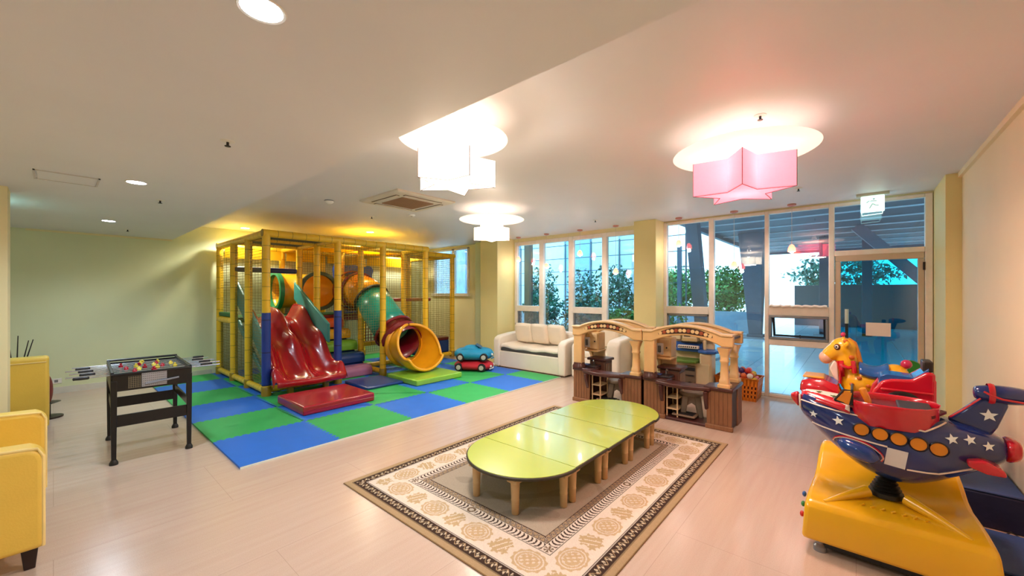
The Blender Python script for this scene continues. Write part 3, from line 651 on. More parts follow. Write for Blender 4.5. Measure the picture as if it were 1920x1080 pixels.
# double slide
def slide():
    nu, nv = 49, 44; v = []; 
    def zc(t):
        if t < .1: return 1.13-.02*t/.1
        q = (t-.1)/.9
        return .22+.89*(1-sm(q*1.03))**1.0+.05*math.sin(q*2.2*2*PI)*math.sin(PI*q)
    for j in range(nv+1):
        t = j/nv; y = 8.52-t*2.06
        for i in range(nu+1):
            u = i/nu; fl = sm((t-.72)/.28)
            x = 2.27+.90*u; x += (u-.5)*.16*fl
            hgt = .27*(1-.25*t)+.03*math.sin(t*14)*(.3+t)
            e = (math.cos(4*PI*u)*.5+.5)**1.6
            mid = 1 if abs(u-.5) > .25 else (.8-.62*fl)
            z = zc(t)+hgt*e*mid
            rise = sm((t-.93)/.07)
            z = z*(1-rise)+(.275-.01*e)*rise if t > .93 else z
            yy = y+(.10*abs(2*u-1)**3)*fl-.0
            v.append(W(x, yy, z))
    f = []
    n = nu+1
    for j in range(nv):
        for i in range(nu): f.append((j*n+i, j*n+i+1, (j+1)*n+i+1, (j+1)*n+i))
    # outer skirts: sides and front lip
    b = len(v)
    for j in range(nv+1):
        for i, sx in ((0, -.035), (nu, .035)):
            p = v[j*n+i]; v.append((p[0]+sx, p[1], p[2]-.025)); v.append((p[0]+sx*1.1, p[1], max(p[2]-.13, .13)))
    for j in range(nv):
        for k, i in ((0, 0), (1, nu)):
            a, c = b+j*4+2*k, b+(j+1)*4+2*k
            f.append((j*n+i, a, c, (j+1)*n+i)); f.append((a, a+1, c+1, c))
    b = len(v)
    for i in range(n):
        p = v[nv*n+i]; v.append((p[0], p[1]-.03, p[2]-.012)); v.append((p[0], p[1]-.04, p[2]-.04)); v.append((p[0], p[1]-.015, p[2]-.10))
    for i in range(nu):
        f.append((nv*n+i, b+3*i, b+3*(i+1), nv*n+i+1)); f.append((b+3*i, b+3*i+1, b+3*i+4, b+3*i+3)); f.append((b+3*i+1, b+3*i+2, b+3*i+5, b+3*i+4))
    s = MB(); s.v = v; s.f = f
    return s.build('double_slide', red_pl, pg, sub=1, solid=.012)
slide()
for x, y in ((2.45, 6.75), (3.0, 6.75)): box('slide_support', py_m, x-PX-.04, x-PX+.04, y-PY-.04, y-PY+.04, 0, .2, pg, .01)
# teal padded side boards
def board(x, y0, y1, a0, a1, b0, b1):
    s = MB(); s.prism([(y0-PY, a0-MATZ), (y1-PY, b0-MATZ), (y1-PY, b1-MATZ), (y0-PY, a1-MATZ)], x-PX-.025, x-PX+.025, 'x'); s.build('side_board', teal_pad, pg, .015)
board(2.22, 8.68, 7.0, 1.48, 1.86, .36, .76); board(3.22, 8.63, 7.11, 1.48, 1.83, .72, 1.06); board(2.22, 8.5, 7.05, .98, 1.12, .14, .22)
# rainbow foam steps
for k, m in enumerate((pink_p, navy_p, lime_p, yellow_p, orange_p)):
    y0 = 7.12+.29*k; zt = .215*(k+1)
    prof = [(y0+.30, zt-.20), (y0+.30, zt), (y0+.12, zt)]+[(y0+.12+.11*math.cos(a), zt-.11+.11*math.sin(a)) for a in [PI/2+PI/2*i/6 for i in range(1, 7)]]+[(y0+.02, zt-.19)]
    MB().prism([(a-PY, b-MATZ) for a, b in prof], 3.36-PX, 4.08-PX, 'x').build('foam_step', m, pg, .01)
s = MB(); s.prism([(7.15-PY, 0), (8.5-PY, 0), (8.5-PY, .85)], 3.38-PX, 4.06-PX, 'x').build('step_base', navy_p, pg)
# crawl elbow on the deck
rings = []; C0 = (3.05, 8.60)
def elbow_pts(r, n=28):
    out = []
    for i in range(13):
        a = (PI/2)*i/12; cx, cy = 3.05+.62*math.sin(a), 9.17-.62*(1-math.cos(a)); tx, ty = math.cos(a), -math.sin(a)
        out.append([W(cx+r*math.cos(q)*(-ty), cy+r*math.cos(q)*tx, 1.65+r*math.sin(q)) for q in [2*PI*k/n for k in range(n)]])
    return out
MB().loft(elbow_pts(.35), cap=False).build('crawl_tube', yel_pl, pg, solid=.015)
MB().lathe([(.34, -.05), (.41, -.05), (.41, .03), (.34, .03), (.34, -.05)], 28, W(3.05, 9.17, 1.65), 'x', cap=False).build('crawl_ring', grn_pl, pg)
MB().lathe([(.34, -.03), (.41, -.03), (.41, .05), (.34, .05), (.34, -.03)], 28, W(3.67, 8.55, 1.65), 'y', cap=False).build('crawl_ring', mat('dark_green_ring', '#3d4a2c', .5), pg)
# tube slide
ts = bpy.data.objects.new('tube_slide', None); COL.objects.link(ts); ts.parent = pg; ts['label'] = 'coloured tube slide with a flared yellow exit'
P = [Vector(W(*p)) for p in ((4.40, 8.55, 1.66), (4.41, 8.30, 1.66), (4.42, 8.05, 1.60), (4.44, 7.80, 1.46), (4.46, 7.55, 1.26), (4.48, 7.30, 1.04), (4.50, 7.05, .83), (4.52, 6.85, .69), (4.53, 6.68, .60))]
def sec(a, b, r, m, name, ext=.01):
    MB().tube(P[a:b+1], r, 30, cap=False).build(name, m, ts, solid=.014)
sec(0, 3, .36, yel_pl, 'tube_section'); sec(3, 6, .355, teal_pl, 'tube_section'); sec(6, 8, .36, mar_pl, 'tube_section')
def flange(i, r, w, m, nm='flange'):
    d = (P[min(i+1, 8)]-P[max(i-1, 0)]).normalized(); MB().tube([P[i]-d*w, P[i]-d*w*.6, P[i]+d*w*.6, P[i]+d*w], [r-.02, r, r, r-.02], 30, cap=False).build(nm, m, ts, solid=.02)
flange(0, .44, .05, mar_pl); flange(1, .40, .03, mar_pl); flange(3, .385, .018, mat('black_seam', '#26332e', .5)); flange(6, .40, .03, mar_pl); flange(7, .41, .05, mar_pl)
# exit scoop
cs = []; nA = 25; nT = 17
for j in range(nT):
    t = j/(nT-1); c = Vector(W(4.53+.05*t, 6.70-.62*t, .60-.02*sm(t))); 
    half = PI if j < 2 else PI*(1-sm((j-1)/(nT-2)*1.08)*.66); r = .375+.09*sm(t*1.3)*(1-.25*sm((t-.75)*4)); row = []
    for i in range(nA):
        a = -half+2*half*i/(nA-1); lift = .0
        row.append((c.x+r*math.sin(a), c.y-.10*abs(a/PI)**2*0+(.16*(abs(a)/PI) if 0 else 0), c.z-r*math.cos(a)+.03*t))
    cs.append(row)
MB().loft(cs, cap=False, closed=False).build('exit_scoop', yel_pl, ts, sub=1, solid=.03)
MB().lathe([(.345, -.05), (.43, -.03), (.445, .02), (.42, .06), (.36, .07), (.345, .02), (.345, -.05)], 36, W(4.53, 6.70, .60), 'y', cap=False).build('exit_rim', yel_pl, ts, sub=1)
rim = [cs[j][0] for j in range(2, nT)]+cs[-1][1:-1]+[cs[j][-1] for j in range(nT-1, 1, -1)]
MB().tube(rim, .03, 10).build('rolled_rim', yel_pl, ts, sub=1)
# blue bear-ear panel behind the tube
def rr(cx, cz, r, a0, a1, n=8): return [(cx+r*math.cos(a0+(a1-a0)*i/n), cz+r*math.sin(a0+(a1-a0)*i/n)) for i in range(n+1)]
pan = [(4.0, 1.14), (4.88, 1.14), (4.88, 1.9)]+rr(4.80, 2.12, .12, -.5, PI*.75)+rr(4.44, 2.02, .22, PI*.36, PI*.64)+rr(4.08, 2.12, .12, PI*.25, PI+.5)+[(4.0, 1.9)]
MB().prism([(a-PX, b-MATZ) for a, b in pan], 8.57-PY, 8.62-PY, 'y').build('slide_entry_panel', blue_pl, pg, .012)
# landing mats
def lmat(label, m, x0, x1, y0, y1, h, name='landing_mat'):
    t = thing(name, label, 'crash mat', ((x0+x1)/2, (y0+y1)/2, MATZ), 0, 'landing mats of the playground')
    hx_, hy_ = (x1-x0)/2, (y1-y0)/2; box('foam_core', m, -hx_, hx_, -hy_, hy_, 0, h, t, .02, 3); 
    s = MB(); s.tube([(-hx_-.001, -hy_-.001, h*.5), (hx_+.001, -hy_-.001, h*.5)], .003, 6).tube([(hx_+.001, -hy_-.001, h*.5), (hx_+.001, hy_+.001, h*.5)], .003, 6); s.build('seam_piping', m, t)
lmat('red landing mat in front of the double slide', mat('red_vinyl', '#a5182c', .25, var=.05, coat=.3), 2.10, 3.10, 5.36, 6.27, .12)
lmat('lime green landing mat under the yellow tube exit', mat('lime_vinyl', '#8cc63c', .3, var=.05, coat=.3), 4.03, 5.05, 5.62, 6.52, .10)
lmat('flat navy landing mat before the rainbow steps', mat('navy_vinyl', '#173a82', .3, var=.08, coat=.3), 3.34, 4.02, 6.0, 6.78, .05)
# ================================================================== RUG
RX0, RX1, RY0, RY1 = 1.60, 4.67, 1.03, 3.25
def rug():
    st = .005; nx = int((RX1-RX0)/st); ny = int((RY1-RY0)/st)
    xs = np.linspace(0, RX1-RX0, nx+1); ys = np.linspace(0, RY1-RY0, ny+1); X, Y = np.meshgrid(xs, ys, indexing='ij')
    Lx, Ly = RX1-RX0, RY1-RY0
    dx = np.minimum(X, Lx-X); dy = np.minimum(Y, Ly-Y); d = np.minimum(dx, dy)
    along = np.where(dx < dy, Y, X)                    # coordinate along the nearest edge
    leng = np.where(dx < dy, Ly, Lx)
    def c(h): return np.array(hx(h))
    tan, dk, cream, med, fld, line = c('#b99c76'), c('#45322a'), c('#ecdccb'), c('#d2b48c'), c('#b9a894'), c('#35241e')
    rng = np.random.RandomState(3)
    C = np.zeros(X.shape+(3,)); C[:] = cream
    def setm(m, col): C[m] = col
    setm(d < .055, tan)
    setm((d > .042) & (d < .052), tan*.55)
    # outer dark band with pale floral motif
    b = (d >= .055) & (d < .128); setm(b, dk)
    p = .046; ph = (along/p) % 1-.5; q = (d-.0915)/p
    flower = (np.hypot(ph*1.0, q-.18*np.cos(2*PI*np.round(along/p)/2)) < .30) & (np.hypot(ph, q) > .10)
    setm(b & flower & (np.abs(q) < .52), c('#d8c5a8')); setm(b & (np.abs(np.sin(along/p*PI)-q*2.2) < .18), c('#b79a74'))
    setm((d >= .128) & (d < .134), cream*.9); setm((d >= .134) & (d < .139), line)
    # medallion band
    k = np.maximum(np.round(leng/.415), 1); pit = leng/k; m_ = (d >= .139) & (d < .372)
    off = np.where(dx < dy, .5, .5); s = ((along/pit+off) % 1-.5)*pit; cr = d-.255; r = np.hypot(s/.115, cr/.095)
    ang = np.arctan2(cr/.095, s/.115); edge = 1+.05*np.cos(ang*12)
    setm(m_ & (r < edge), med); setm(m_ & (np.abs(r-.80) < .04), cream*.96)
    setm(m_ & (r < .66) & (np.sin(s*130)*np.cos(cr*120)+.5*np.sin((s+cr)*170) > .55), cream*.95)
    setm(m_ & (np.abs(r-.60) < .025), cream*.92)
    s2 = ((along/pit+off+.5) % 1-.5)*pit
    for ox, oy, rr_ in ((0, 0, .045), (.035, .03, .03), (-.035, .03, .03), (0, -.05, .03), (.05, -.03, .026), (-.05, -.035, .026), (0, .06, .024)):
        rad = np.hypot(s2-ox, (cr-oy)); a2 = np.arctan2(cr-oy, s2-ox)
        setm(m_ & (rad < rr_*(1+.28*np.cos(a2*5+ox*60))), c('#cdb086'))
    setm(m_ & (np.abs(s2) < .05) & (np.abs(cr) < .05) & (np.sin(s2*150+cr*60) > .8), cream)
    # inner border
    setm((d >= .372) & (d < .380), line)
    b = (d >= .380) & (d < .452); setm(b, cream*.97)
    p = .034; ph = ((along+.6*(d-.38)**1.0*0) / p) % 1; sh = (along+np.sqrt(np.maximum(0, .036**2-(d-.416)**2))*.9)/p % 1
    setm(b & (sh < .42) & (np.abs(d-.416) < .034), dk*1.15)
    mid = np.abs(along-leng/2) < .045; setm(b & mid, cream*.9); setm(b & (np.hypot(along-leng/2, d-.416) < .034), c('#7a624c')); setm(b & (np.hypot(along-leng/2, d-.416) < .018), cream*.8)
    corner = (np.abs(dx-.416) < .036) & (np.abs(dy-.416) < .036); setm(corner, cream*.95); setm(corner & (np.hypot(dx-.416, dy-.416) < .032) & (np.sin(np.arctan2(dy-.416, dx-.416)*6) > -.2), c('#7a624c'))
    setm((d >= .452) & (d < .458), line)
    b = (d >= .458) & (d < .505); setm(b, c('#b09577')); p = .05; ph = np.abs((along/p) % 1-.5)*2; q = (d-.458)/.047
    setm(b & (np.abs(ph-q) < .22), dk*1.3); setm(b & (np.abs(ph-q) < .06), cream*.9); setm((d >= .505) & (d < .511), dk*1.3)
    f = d >= .511; n = rng.uniform(.92, 1.05, X.shape); C[f] = fld
    swirl = np.sin(X*9+np.sin(Y*7)*2)*np.sin(Y*8+np.cos(X*6)*2)
    C[f & (swirl > .72)] = fld*.86
    C *= n[..., None]*.88
    v = np.stack([X, Y, .008+rng.uniform(0, .0012, X.shape)], -1).reshape(-1, 3)
    idx = np.arange((nx+1)*(ny+1)).reshape(nx+1, ny+1)
    f4 = np.stack([idx[:-1, :-1], idx[1:, :-1], idx[1:, 1:], idx[:-1, 1:]], -1).reshape(-1, 4)
    me = bpy.data.meshes.new('rug_pile'); me.vertices.add(len(v)); me.vertices.foreach_set('co', v.astype(np.float32).ravel())
    me.loops.add(f4.size); me.loops.foreach_set('vertex_index', f4.astype(np.int32).ravel())
    me.polygons.add(len(f4)); me.polygons.foreach_set('loop_start', np.arange(0, f4.size, 4, dtype=np.int32))
    me.update(calc_edges=True)
    at = me.color_attributes.new('print', 'FLOAT_COLOR', 'POINT')
    at.data.foreach_set('color', np.concatenate([C.reshape(-1, 3), np.ones((len(v), 1))], 1).astype(np.float32).ravel())
    m = bpy.data.materials.new('woven_rug'); m.use_nodes = True; nt = m.node_tree; b = nt.nodes['Principled BSDF']; L = nt.links.new
    a = nt.nodes.new('ShaderNodeAttribute'); a.attribute_name = 'print'; L(a.outputs['Color'], b.inputs['Base Color']); b.inputs['Roughness'].default_value = .9; b.inputs['Specular IOR Level'].default_value = .15
    tc = nt.nodes.new('ShaderNodeTexCoord'); nz = nt.nodes.new('ShaderNodeTexNoise'); nz.inputs['Scale'].default_value = 320; L(tc.outputs['Object'], nz.inputs['Vector'])
    bp = nt.nodes.new('ShaderNodeBump'); bp.inputs['Strength'].default_value = .35; bp.inputs['Distance'].default_value = .004; L(nz.outputs['Fac'], bp.inputs['Height']); L(bp.outputs[0], b.inputs['Normal'])
    t = thing('area_rug', 'beige patterned rug with dark borders under the low green table', 'rug', (RX0, RY0, 0))
    put('rug_pile', me, m, t, smooth=False)
    box('rug_binding', mat('rug_binding', '#8d6c46', .9), -.006, Lx+.006, -.006, Ly+.006, .0005, .0075, t, .002, 1)
rug(); RUGZ = .0095
# ================================================================== LOW TABLES
top_m = mat('lime_laminate', '#b5c44e', .24, var=.03, scale=3, coat=.3); edge_t = mat('dark_table_edge', '#3c3426', .5); leg_t = mat('tan_table_leg', '#cda878', .45, var=.05); apr_m = mat('lime_underside', '#a9b83c', .5)
TZ = .30
def tleg(t, x, y, z1):
    s = MB().lathe([(.024, 0), (.027, .004), (.029, .10), (.031, .10), (.031, .105), (.029, .108), (.034, z1-.03), (.036, z1)], 16, (x, y, 0)); o = s.build('leg', leg_t, t)
    b = MB().prism([(x-.045, y-.045), (x+.045, y-.045), (x+.045, y+.045), (x-.045, y+.045)], z1-.028, z1); b.build('leg_bracket', leg_t, o, .006)
def table(label, kind, cx, cy):
    t = thing('low_kids_table', label, 'low table', (cx, cy, RUGZ), 0, 'sections of the low green table')
    hw = .49; hz = TZ-RUGZ
    if kind == 'rect': poly = [(-.248, -hw), (.248, -hw), (.248, hw), (-.248, hw)]; legs = [(-.2, -hw+.07), (.2, -hw+.07), (.2, hw-.07), (-.2, hw-.07)]
    else:
        sg = -1 if kind == 'left' else 1
        poly = [(sg*hw*math.cos(a), hw*math.sin(a)) for a in [-PI/2+PI*i/28 for i in range(29)]]
        if sg < 0: poly = poly[::-1]
        legs = [(sg*.06, -hw+.08), (sg*.06, hw-.08), (sg*.37, -.20), (sg*.37, .20)]
    def sc(k): return [(a*k[0], b*k[1]) for a, b in poly]
    MB().prism(poly, hz-.026, hz-.003).build('edge_band', edge_t, t, .008, 3)
    MB().prism([(a*.978 if kind != 'rect' else a*.985, b*.978) for a, b in poly], hz-.006, hz).build('top', top_m, t, .002, 1)
    MB().prism([(a*.90, b*.90) for a, b in poly], hz-.034, hz-.026).build('underside', apr_m, t)
    for x, y in legs: tleg(t, x, y, hz-.03)
TY = 2.06
table('half-round green table end nearest the viewer', 'left', 2.553, TY)
table('green table section joined to the near half-round end', 'rect', 2.803, TY+.004)
table('middle rectangular green table section', 'rect', 3.302, TY-.004)
table('green table section joined to the far half-round end', 'rect', 3.802, TY-.010)
table('half-round green table end nearest the toy kitchen', 'right', 4.053, TY-.022)
# ================================================================== FOOTBALL TABLE
ft = thing('football_table', 'small black table football game on slim legs', 'football table', (.66, 5.69, 0), R(-2))
blk = mat('black_laminate', '#0f0f11', .35, var=.1); fin = mat('pitch_green', '#2c5a3a', .5); rod_m = mat('rod_chrome', '#ccd2d8', .2, .9)
HX, HY = .285, .475; Z0, Z1 = .68, .86
for sx in (-1, 1): box('side_panel', blk, sx*HX-.012, sx*HX+.012, -HY, HY, Z0, Z1, ft, .004)
for sy in (-1, 1): box('end_panel', blk, -HX, HX, sy*HY-.012, sy*HY+.012, Z0, Z1-.02, ft, .004)
box('playing_field', fin, -HX+.01, HX-.01, -HY+.01, HY-.01, Z0+.04, Z0+.05, ft)
s = MB()
for i in range(9): y = -HY+.05+.1*i; s.box(-HX+.02, HX-.02, y, y+.006, Z0+.051, Z0+.052)
s.build('pitch_lines', white_m, ft)
MB().tube([(-HX-.01, HY+.012, Z1), (HX+.01, HY+.012, Z1)], .012, 8).build('top_rail', blk, ft)
MB().tube([(-HX-.01, -HY-.012, Z1-.02), (HX+.01, -HY-.012, Z1-.02)], .010, 8).build('top_rail', blk, ft)
# lattice goal decoration on the near end
gp = box('goal_plate', mat('goal_silver', '#aeb6c4', .3, .5), -.085, .10, -HY-.018, -HY-.012, Z0+.02, Z1-.03, ft)
s = MB()
for i in range(13):
    for j in range(6):
        x = -.08+.0145*i; z = Z0+.03+.021*j; s.prism([(x, z), (x+.006, z+.008), (x+.009, z+.006), (x+.003, z-.002)], -HY-.0195, -HY-.018, 'y')
s.build('lattice_holes', dark_m, gp)
gd = box('goal_net_print', mat('net_print', '#3a352e', .5), -.18, -.09, -HY-.0165, -HY-.012, Z0+.015, Z1-.045, ft)
s = MB()
for i in range(6): s.bar((-.175+.016*i, -HY-.017, Z0+.02), (-.175+.016*i, -HY-.017, Z1-.05), .0025)
for j in range(6): s.bar((-.178, -HY-.017, Z0+.025+.018*j), (-.092, -HY-.017, Z0+.025+.018*j), .0025)
s.build('net_lines', mat('net_line_tan', '#8d8266', .6), gd)
MB().tube([(-.06, -HY-.03, Z0+.045), (.19, -HY-.03, Z0+.075)], .010, 8).build('score_slider', grey_m, ft)
for sx in (-1, 1):
    for sy in (-1, 1):
        x, y = sx*(HX-.01), sy*(HY-.01)
        l = MB().loft([[(x+a*w, y+b*w, z) for a, b in ((-1,-1),(1,-1),(1,1),(-1,1))] for w, z in ((.017, .03), (.021, .45), (.023, Z0+.10))]).build('leg', blk, ft, .004)
        MB().lathe([(.032, 0), (.032, .02), (.02, .045), (.005, .05)], 12, (x, y, 0)).build('foot', dark_m, l)
for sy in (-1, 1): box('cross_board', blk, -HX+.02, HX-.02, sy*(HY-.01)-.008, sy*(HY-.01)+.008, .345, .455, ft, .003)
for sx in (-1, 1): box('cross_board', blk, sx*(HX-.01)-.008, sx*(HX-.01)+.008, -HY+.02, HY-.02, .44, .52, ft, .003)
pl_r = mat('player_red', '#b3142e', .35); pl_y = mat('player_yellow', '#e8d44c', .35)
pm = MB().loft([[(a*w, b*w*.6, z) for a, b in ((-1,-1),(1,-1),(1,1),(-1,1))] for w, z in ((.010, -.055), (.008, -.03), (.014, -.012), (.018, .008), (.016, .016))]).sphere((0, 0, .026), .011, 8, 6).mesh('player')
rodmesh = MB().cyl((-.53, 0, 0), (.53, 0, 0), .006, n=8).mesh('rod')
hm = MB().lathe([(.010, 0), (.014, .01), (.015, .05), (.013, .09), (.014, .10), (.005, .105)], 10, (0, 0, 0), 'x').mesh('handle')
sl = [0.02, -.05, .06, -.03, .05, -.06, .03, -.02]; cnt = [1, 2, 3, 3, 3, 3, 2, 1]
for i in range(8):
    y = -.385+.11*i; zz = Z1-.035; own = i in (0, 1, 3, 5); m = pl_r if i in (0, 1, 3, 5) else pl_y
    r = put('rod', rodmesh, rod_m, ft); r.location = (sl[i], y, zz)
    h_ = bpy.data.objects.new('handle', hm); COL.objects.link(h_); h_.parent = r
    if not hm.materials: hm.materials.append(dark_m)
    h_.location = (.45, 0, 0) if i % 2 else (-.45, 0, 0); h_.rotation_euler = (0, 0, 0 if i % 2 else PI)
    for k in range(cnt[i]):
        o = bpy.data.objects.new('player', pm if m is pl_r else pm); COL.objects.link(o); o.parent = r
        if not pm.materials: pm.materials.append(pl_r)
        o.material_slots[0].link = 'OBJECT'; o.material_slots[0].material = m
        o.location = ((k-(cnt[i]-1)/2)*.14, 0, 0); o.rotation_euler = (random.uniform(-.9, .9), 0, 0)
MB().sphere((.02, .12, Z0+.066), .016, 10, 8).build('ball', white_m, ft)
# ================================================================== SOFAS
lea = mat('cream_leather', '#f1e6d6', .5, var=.03, scale=4, bump=.15, bscale=120); lea2 = mat('cream_cushion', '#f3e2cb', .55, var=.03, scale=4, bump=.2, bscale=100)
strip_m = mat('sofa_dark_strip', '#4b4642', .8)
def pillow(name, m, c, sx, sy, sz, rot, parent):
    s = MB(); n = 11
    rows = []
    for top in (0, 1):
        pass
    vs = []; fs = []
    for side in (1, -1):
        for i in range(n):
            for j in range(n):
                u, w_ = -1+2*i/(n-1), -1+2*j/(n-1); th = (max(0, (1-u**4)*(1-w_**4)))**.45
                pin = 1-.06*(abs(u*w_))**2
                vs.append((u*sx*pin*(1-.05*(1-abs(w_))*0), side*sy*th, w_*sz*pin))
    for b in (0, n*n):
        for i in range(n-1):
            for j in range(n-1): q = (b+i*n+j, b+(i+1)*n+j, b+(i+1)*n+j+1, b+i*n+j+1); fs.append(q if b else q[::-1])
    s.add(vs, fs); s.xf(Matrix.Translation(c) @ Matrix.Rotation(rot[2], 4, 'Z') @ Matrix.Rotation(rot[0], 4, 'X'))
    o = s.build(name, m, parent, fix=True)
    bm = bmesh.new(); bm.from_mesh(o.data); bmesh.ops.remove_doubles(bm, verts=bm.verts, dist=1e-4); bmesh.ops.recalc_face_normals(bm, faces=bm.faces); bm.to_mesh(o.data); bm.free()
    o.data.shade_smooth(); return o
def arm(t, x0, x1, D, h0, h1, m, out):
    # arm block seen from the side: front edge lower, sweeping up to the back
    prof = [(0, .02), (D, .02), (D, h1), (D*.55, h1-.02), (.12, h0+.02), (.03, h0-.02), (0, h0-.08)]
    s = MB(); s.prism(prof, x0, x1, 'x'); return s.build('arm', m, t, .035, 4)
# sofa local frame: x along the length, y = depth (0 front .. back), z up
sf = thing('white_sofa', 'white leather sofa with three pillows against the left windows', 'sofa', (6.32, 6.02, .0), R(-90))
SL, SD = 1.86, .84
box('base', lea, .16, SL-.16, .03, SD-.05, .02, .36, sf, .02, 3); box('dark_strip', strip_m, .18, SL-.18, .05, SD-.2, .36, .42, sf, .01)
s = MB(); rings = []
for i in range(15):
    x = .185+(SL-.37)*i/14; sag = -.025*math.sin(PI*i/14)+.01*math.sin(i*1.3); rings.append([(x, y, z+sag) for y, z in ((.05, .43), (.035, .47), (.06, .51), (.3, .525), (.62, .52), (.62, .43))])
s.loft(rings).build('seat_cushion', lea, sf, .015, 2)
arm(sf, 0, .17, SD, .66, .74, lea, -1); arm(sf, SL-.17, SL, SD, .66, .74, lea, 1)
box('backrest', lea, .1, SL-.1, SD-.22, SD, .1, .80, sf, .06, 4)
for k, (x, rz) in enumerate(((.50, .05), (.92, -.03), (1.34, -.14))): pillow('back_pillow', lea2, (x, .47+.02*k, .735), .24, .085, .225, (R(14), 0, rz), sf)
for x, y in ((.1, .08), (SL-.1, .08), (.1, SD-.08), (SL-.1, SD-.08)): box('foot', dark_m, x-.03, x+.03, y-.03, y+.03, 0, .025, sf)
sf2 = thing('white_armchair', 'white leather armchair behind the toy kitchen', 'armchair', (6.42, 4.08, 0), R(-90))
SL2, SD2 = .98, .80
box('base', lea, .14, SL2-.2, .03, SD2-.05, .02, .40, sf2, .02, 3); box('seat_cushion', lea, .15, SL2-.2, .02, SD2-.2, .40, .52, sf2, .04, 3)
arm(sf2, 0, .16, SD2, .66, .74, lea, -1)
s = MB(); prof = [(0, .02), (SD2, .02), (SD2, .80), (.5, .80), (.1, .76), (.02, .70), (0, .6)]; s.prism(prof, SL2-.26, SL2, 'x').build('arm', lea, sf2, .05, 4)
box('backrest', lea, .1, SL2-.2, SD2-.22, SD2, .1, .86, sf2, .06, 4); pillow('back_pillow', lea2, (.50, .50, .76), .27, .08, .2, (R(12), 0, 0), sf2)
for x, y in ((.1, .08), (SL2-.1, .08), (.1, SD2-.08), (SL2-.1, SD2-.08)): box('foot', dark_m, x-.03, x+.03, y-.03, y+.03, 0, .025, sf2)
# yellow seats at the left edge
yl = mat('yellow_leather', '#f2cb55', .42, var=.04, scale=3, bump=.1, bscale=90); yl2 = mat('yellow_leather_pale', '#f0cd72', .45, var=.04, scale=3)
pip = mat('yellow_piping', '#f4d88a', .45); wd = mat('dark_wood_leg', '#2a1a16', .4)
ya = thing('yellow_loveseat', 'yellow leather loveseat at the lower left edge', 'sofa', (-.03, 3.55, 0))
# local: x negative = to the back, y along length
def yarm(y0, y1):
    prof = [(0, .13), (-.82, .13), (-.82, .74), (-.5, .735), (-.06, .715), (-.015, .69), (0, .64)]
    o = MB().prism(prof, y0, y1, 'y').build('arm', yl, ya, .03, 4)
    MB().tube([(-.008, y0+.012, .14), (-.008, y0+.012, .66), (-.03, y0+.012, .705), (-.4, y0+.012, .732)], .009, 8).build('piping', pip, o)
yarm(0, .17); yarm(1.05, 1.22)
box('seat_base', yl, -.80, -.03, .17, 1.05, .13, .36, ya, .02); box('seat_cushion', yl2, -.62, -.02, .175, 1.045, .36, .47, ya, .05, 4); box('backrest', yl, -.84, -.58, .1, 1.12, .2, .84, ya, .07, 4)
for x, y in ((-.06, .09), (-.76, .09), (-.06, 1.13), (-.76, 1.13)):
    MB().loft([[(x+a*w, y+b*w, z) for a, b in ((-1,-1),(1,-1),(1,1),(-1,1))] for w, z in ((.022, 0), (.035, .14))]).build('leg', wd, ya, .004)
yb = thing('yellow_armchair', 'yellow leather armchair with its tall back turned, beside the wall end', 'armchair', (-.03, 6.75, 0))
box('backrest', yl, -.86, 0, 0, .2, .12, .90, yb, .03, 4); MB().tube([(-.85, -.004, .845), (-.02, -.004, .845)], .007, 8).build('piping', pip, yb)
box('seat_base', yl, -.7, -.16, .2, .8, .12, .36, yb, .02); box('seat_cushion', yl2, -.7, -.16, .2, .82, .36, .47, yb, .04, 3)
for x0 in (-.86, -.16): box('arm', yl, x0, x0+.16, .15, .84, .12, .64, yb, .04, 4)
for x, y in ((-.08, .06), (-.78, .06), (-.08, .76), (-.78, .76)): box('leg', wd, x-.03, x+.03, y-.03, y+.03, 0, .12, yb)
rc = thing('red_cushion', 'dark red cushion peeking out behind the yellow armchair', 'cushion', (-.05, 7.85, 0)); 
MB().sphere((0, 0, .36), (.05, .15, .19), 16, 10).build('cover', mat('dark_red_fabric', '#7c2a22', .6), rc); MB().lathe([(.14, 0), (.14, .02), (.03, .03), (.03, .17), (.12, .2)], 16, (0, 0, 0)).build('stand', wd, rc)
vz = thing('stem_vase', 'vase with four bare dark stems behind the yellow armchair', 'vase', (-.33, 8.5, 0))
MB().lathe([(.10, 0), (.13, .1), (.12, .5), (.08, .68), (.09, .72), (.08, .72), (.07, .66)], 20, cap=False).build('vase', mat('dark_ceramic', '#3a3230', .3), vz)
stem_m = mat('dark_stem', '#2b2320', .8)
for k, (dx_, dz) in enumerate(((-.06, .97), (.02, 1.03), (.11, .96), (.15, .97))): MB().tube([(0, 0, .3), (dx_*.6, .0, .7), (dx_, .0, dz)], [.006, .007, .005], 6).build('stem', stem_m, vz)
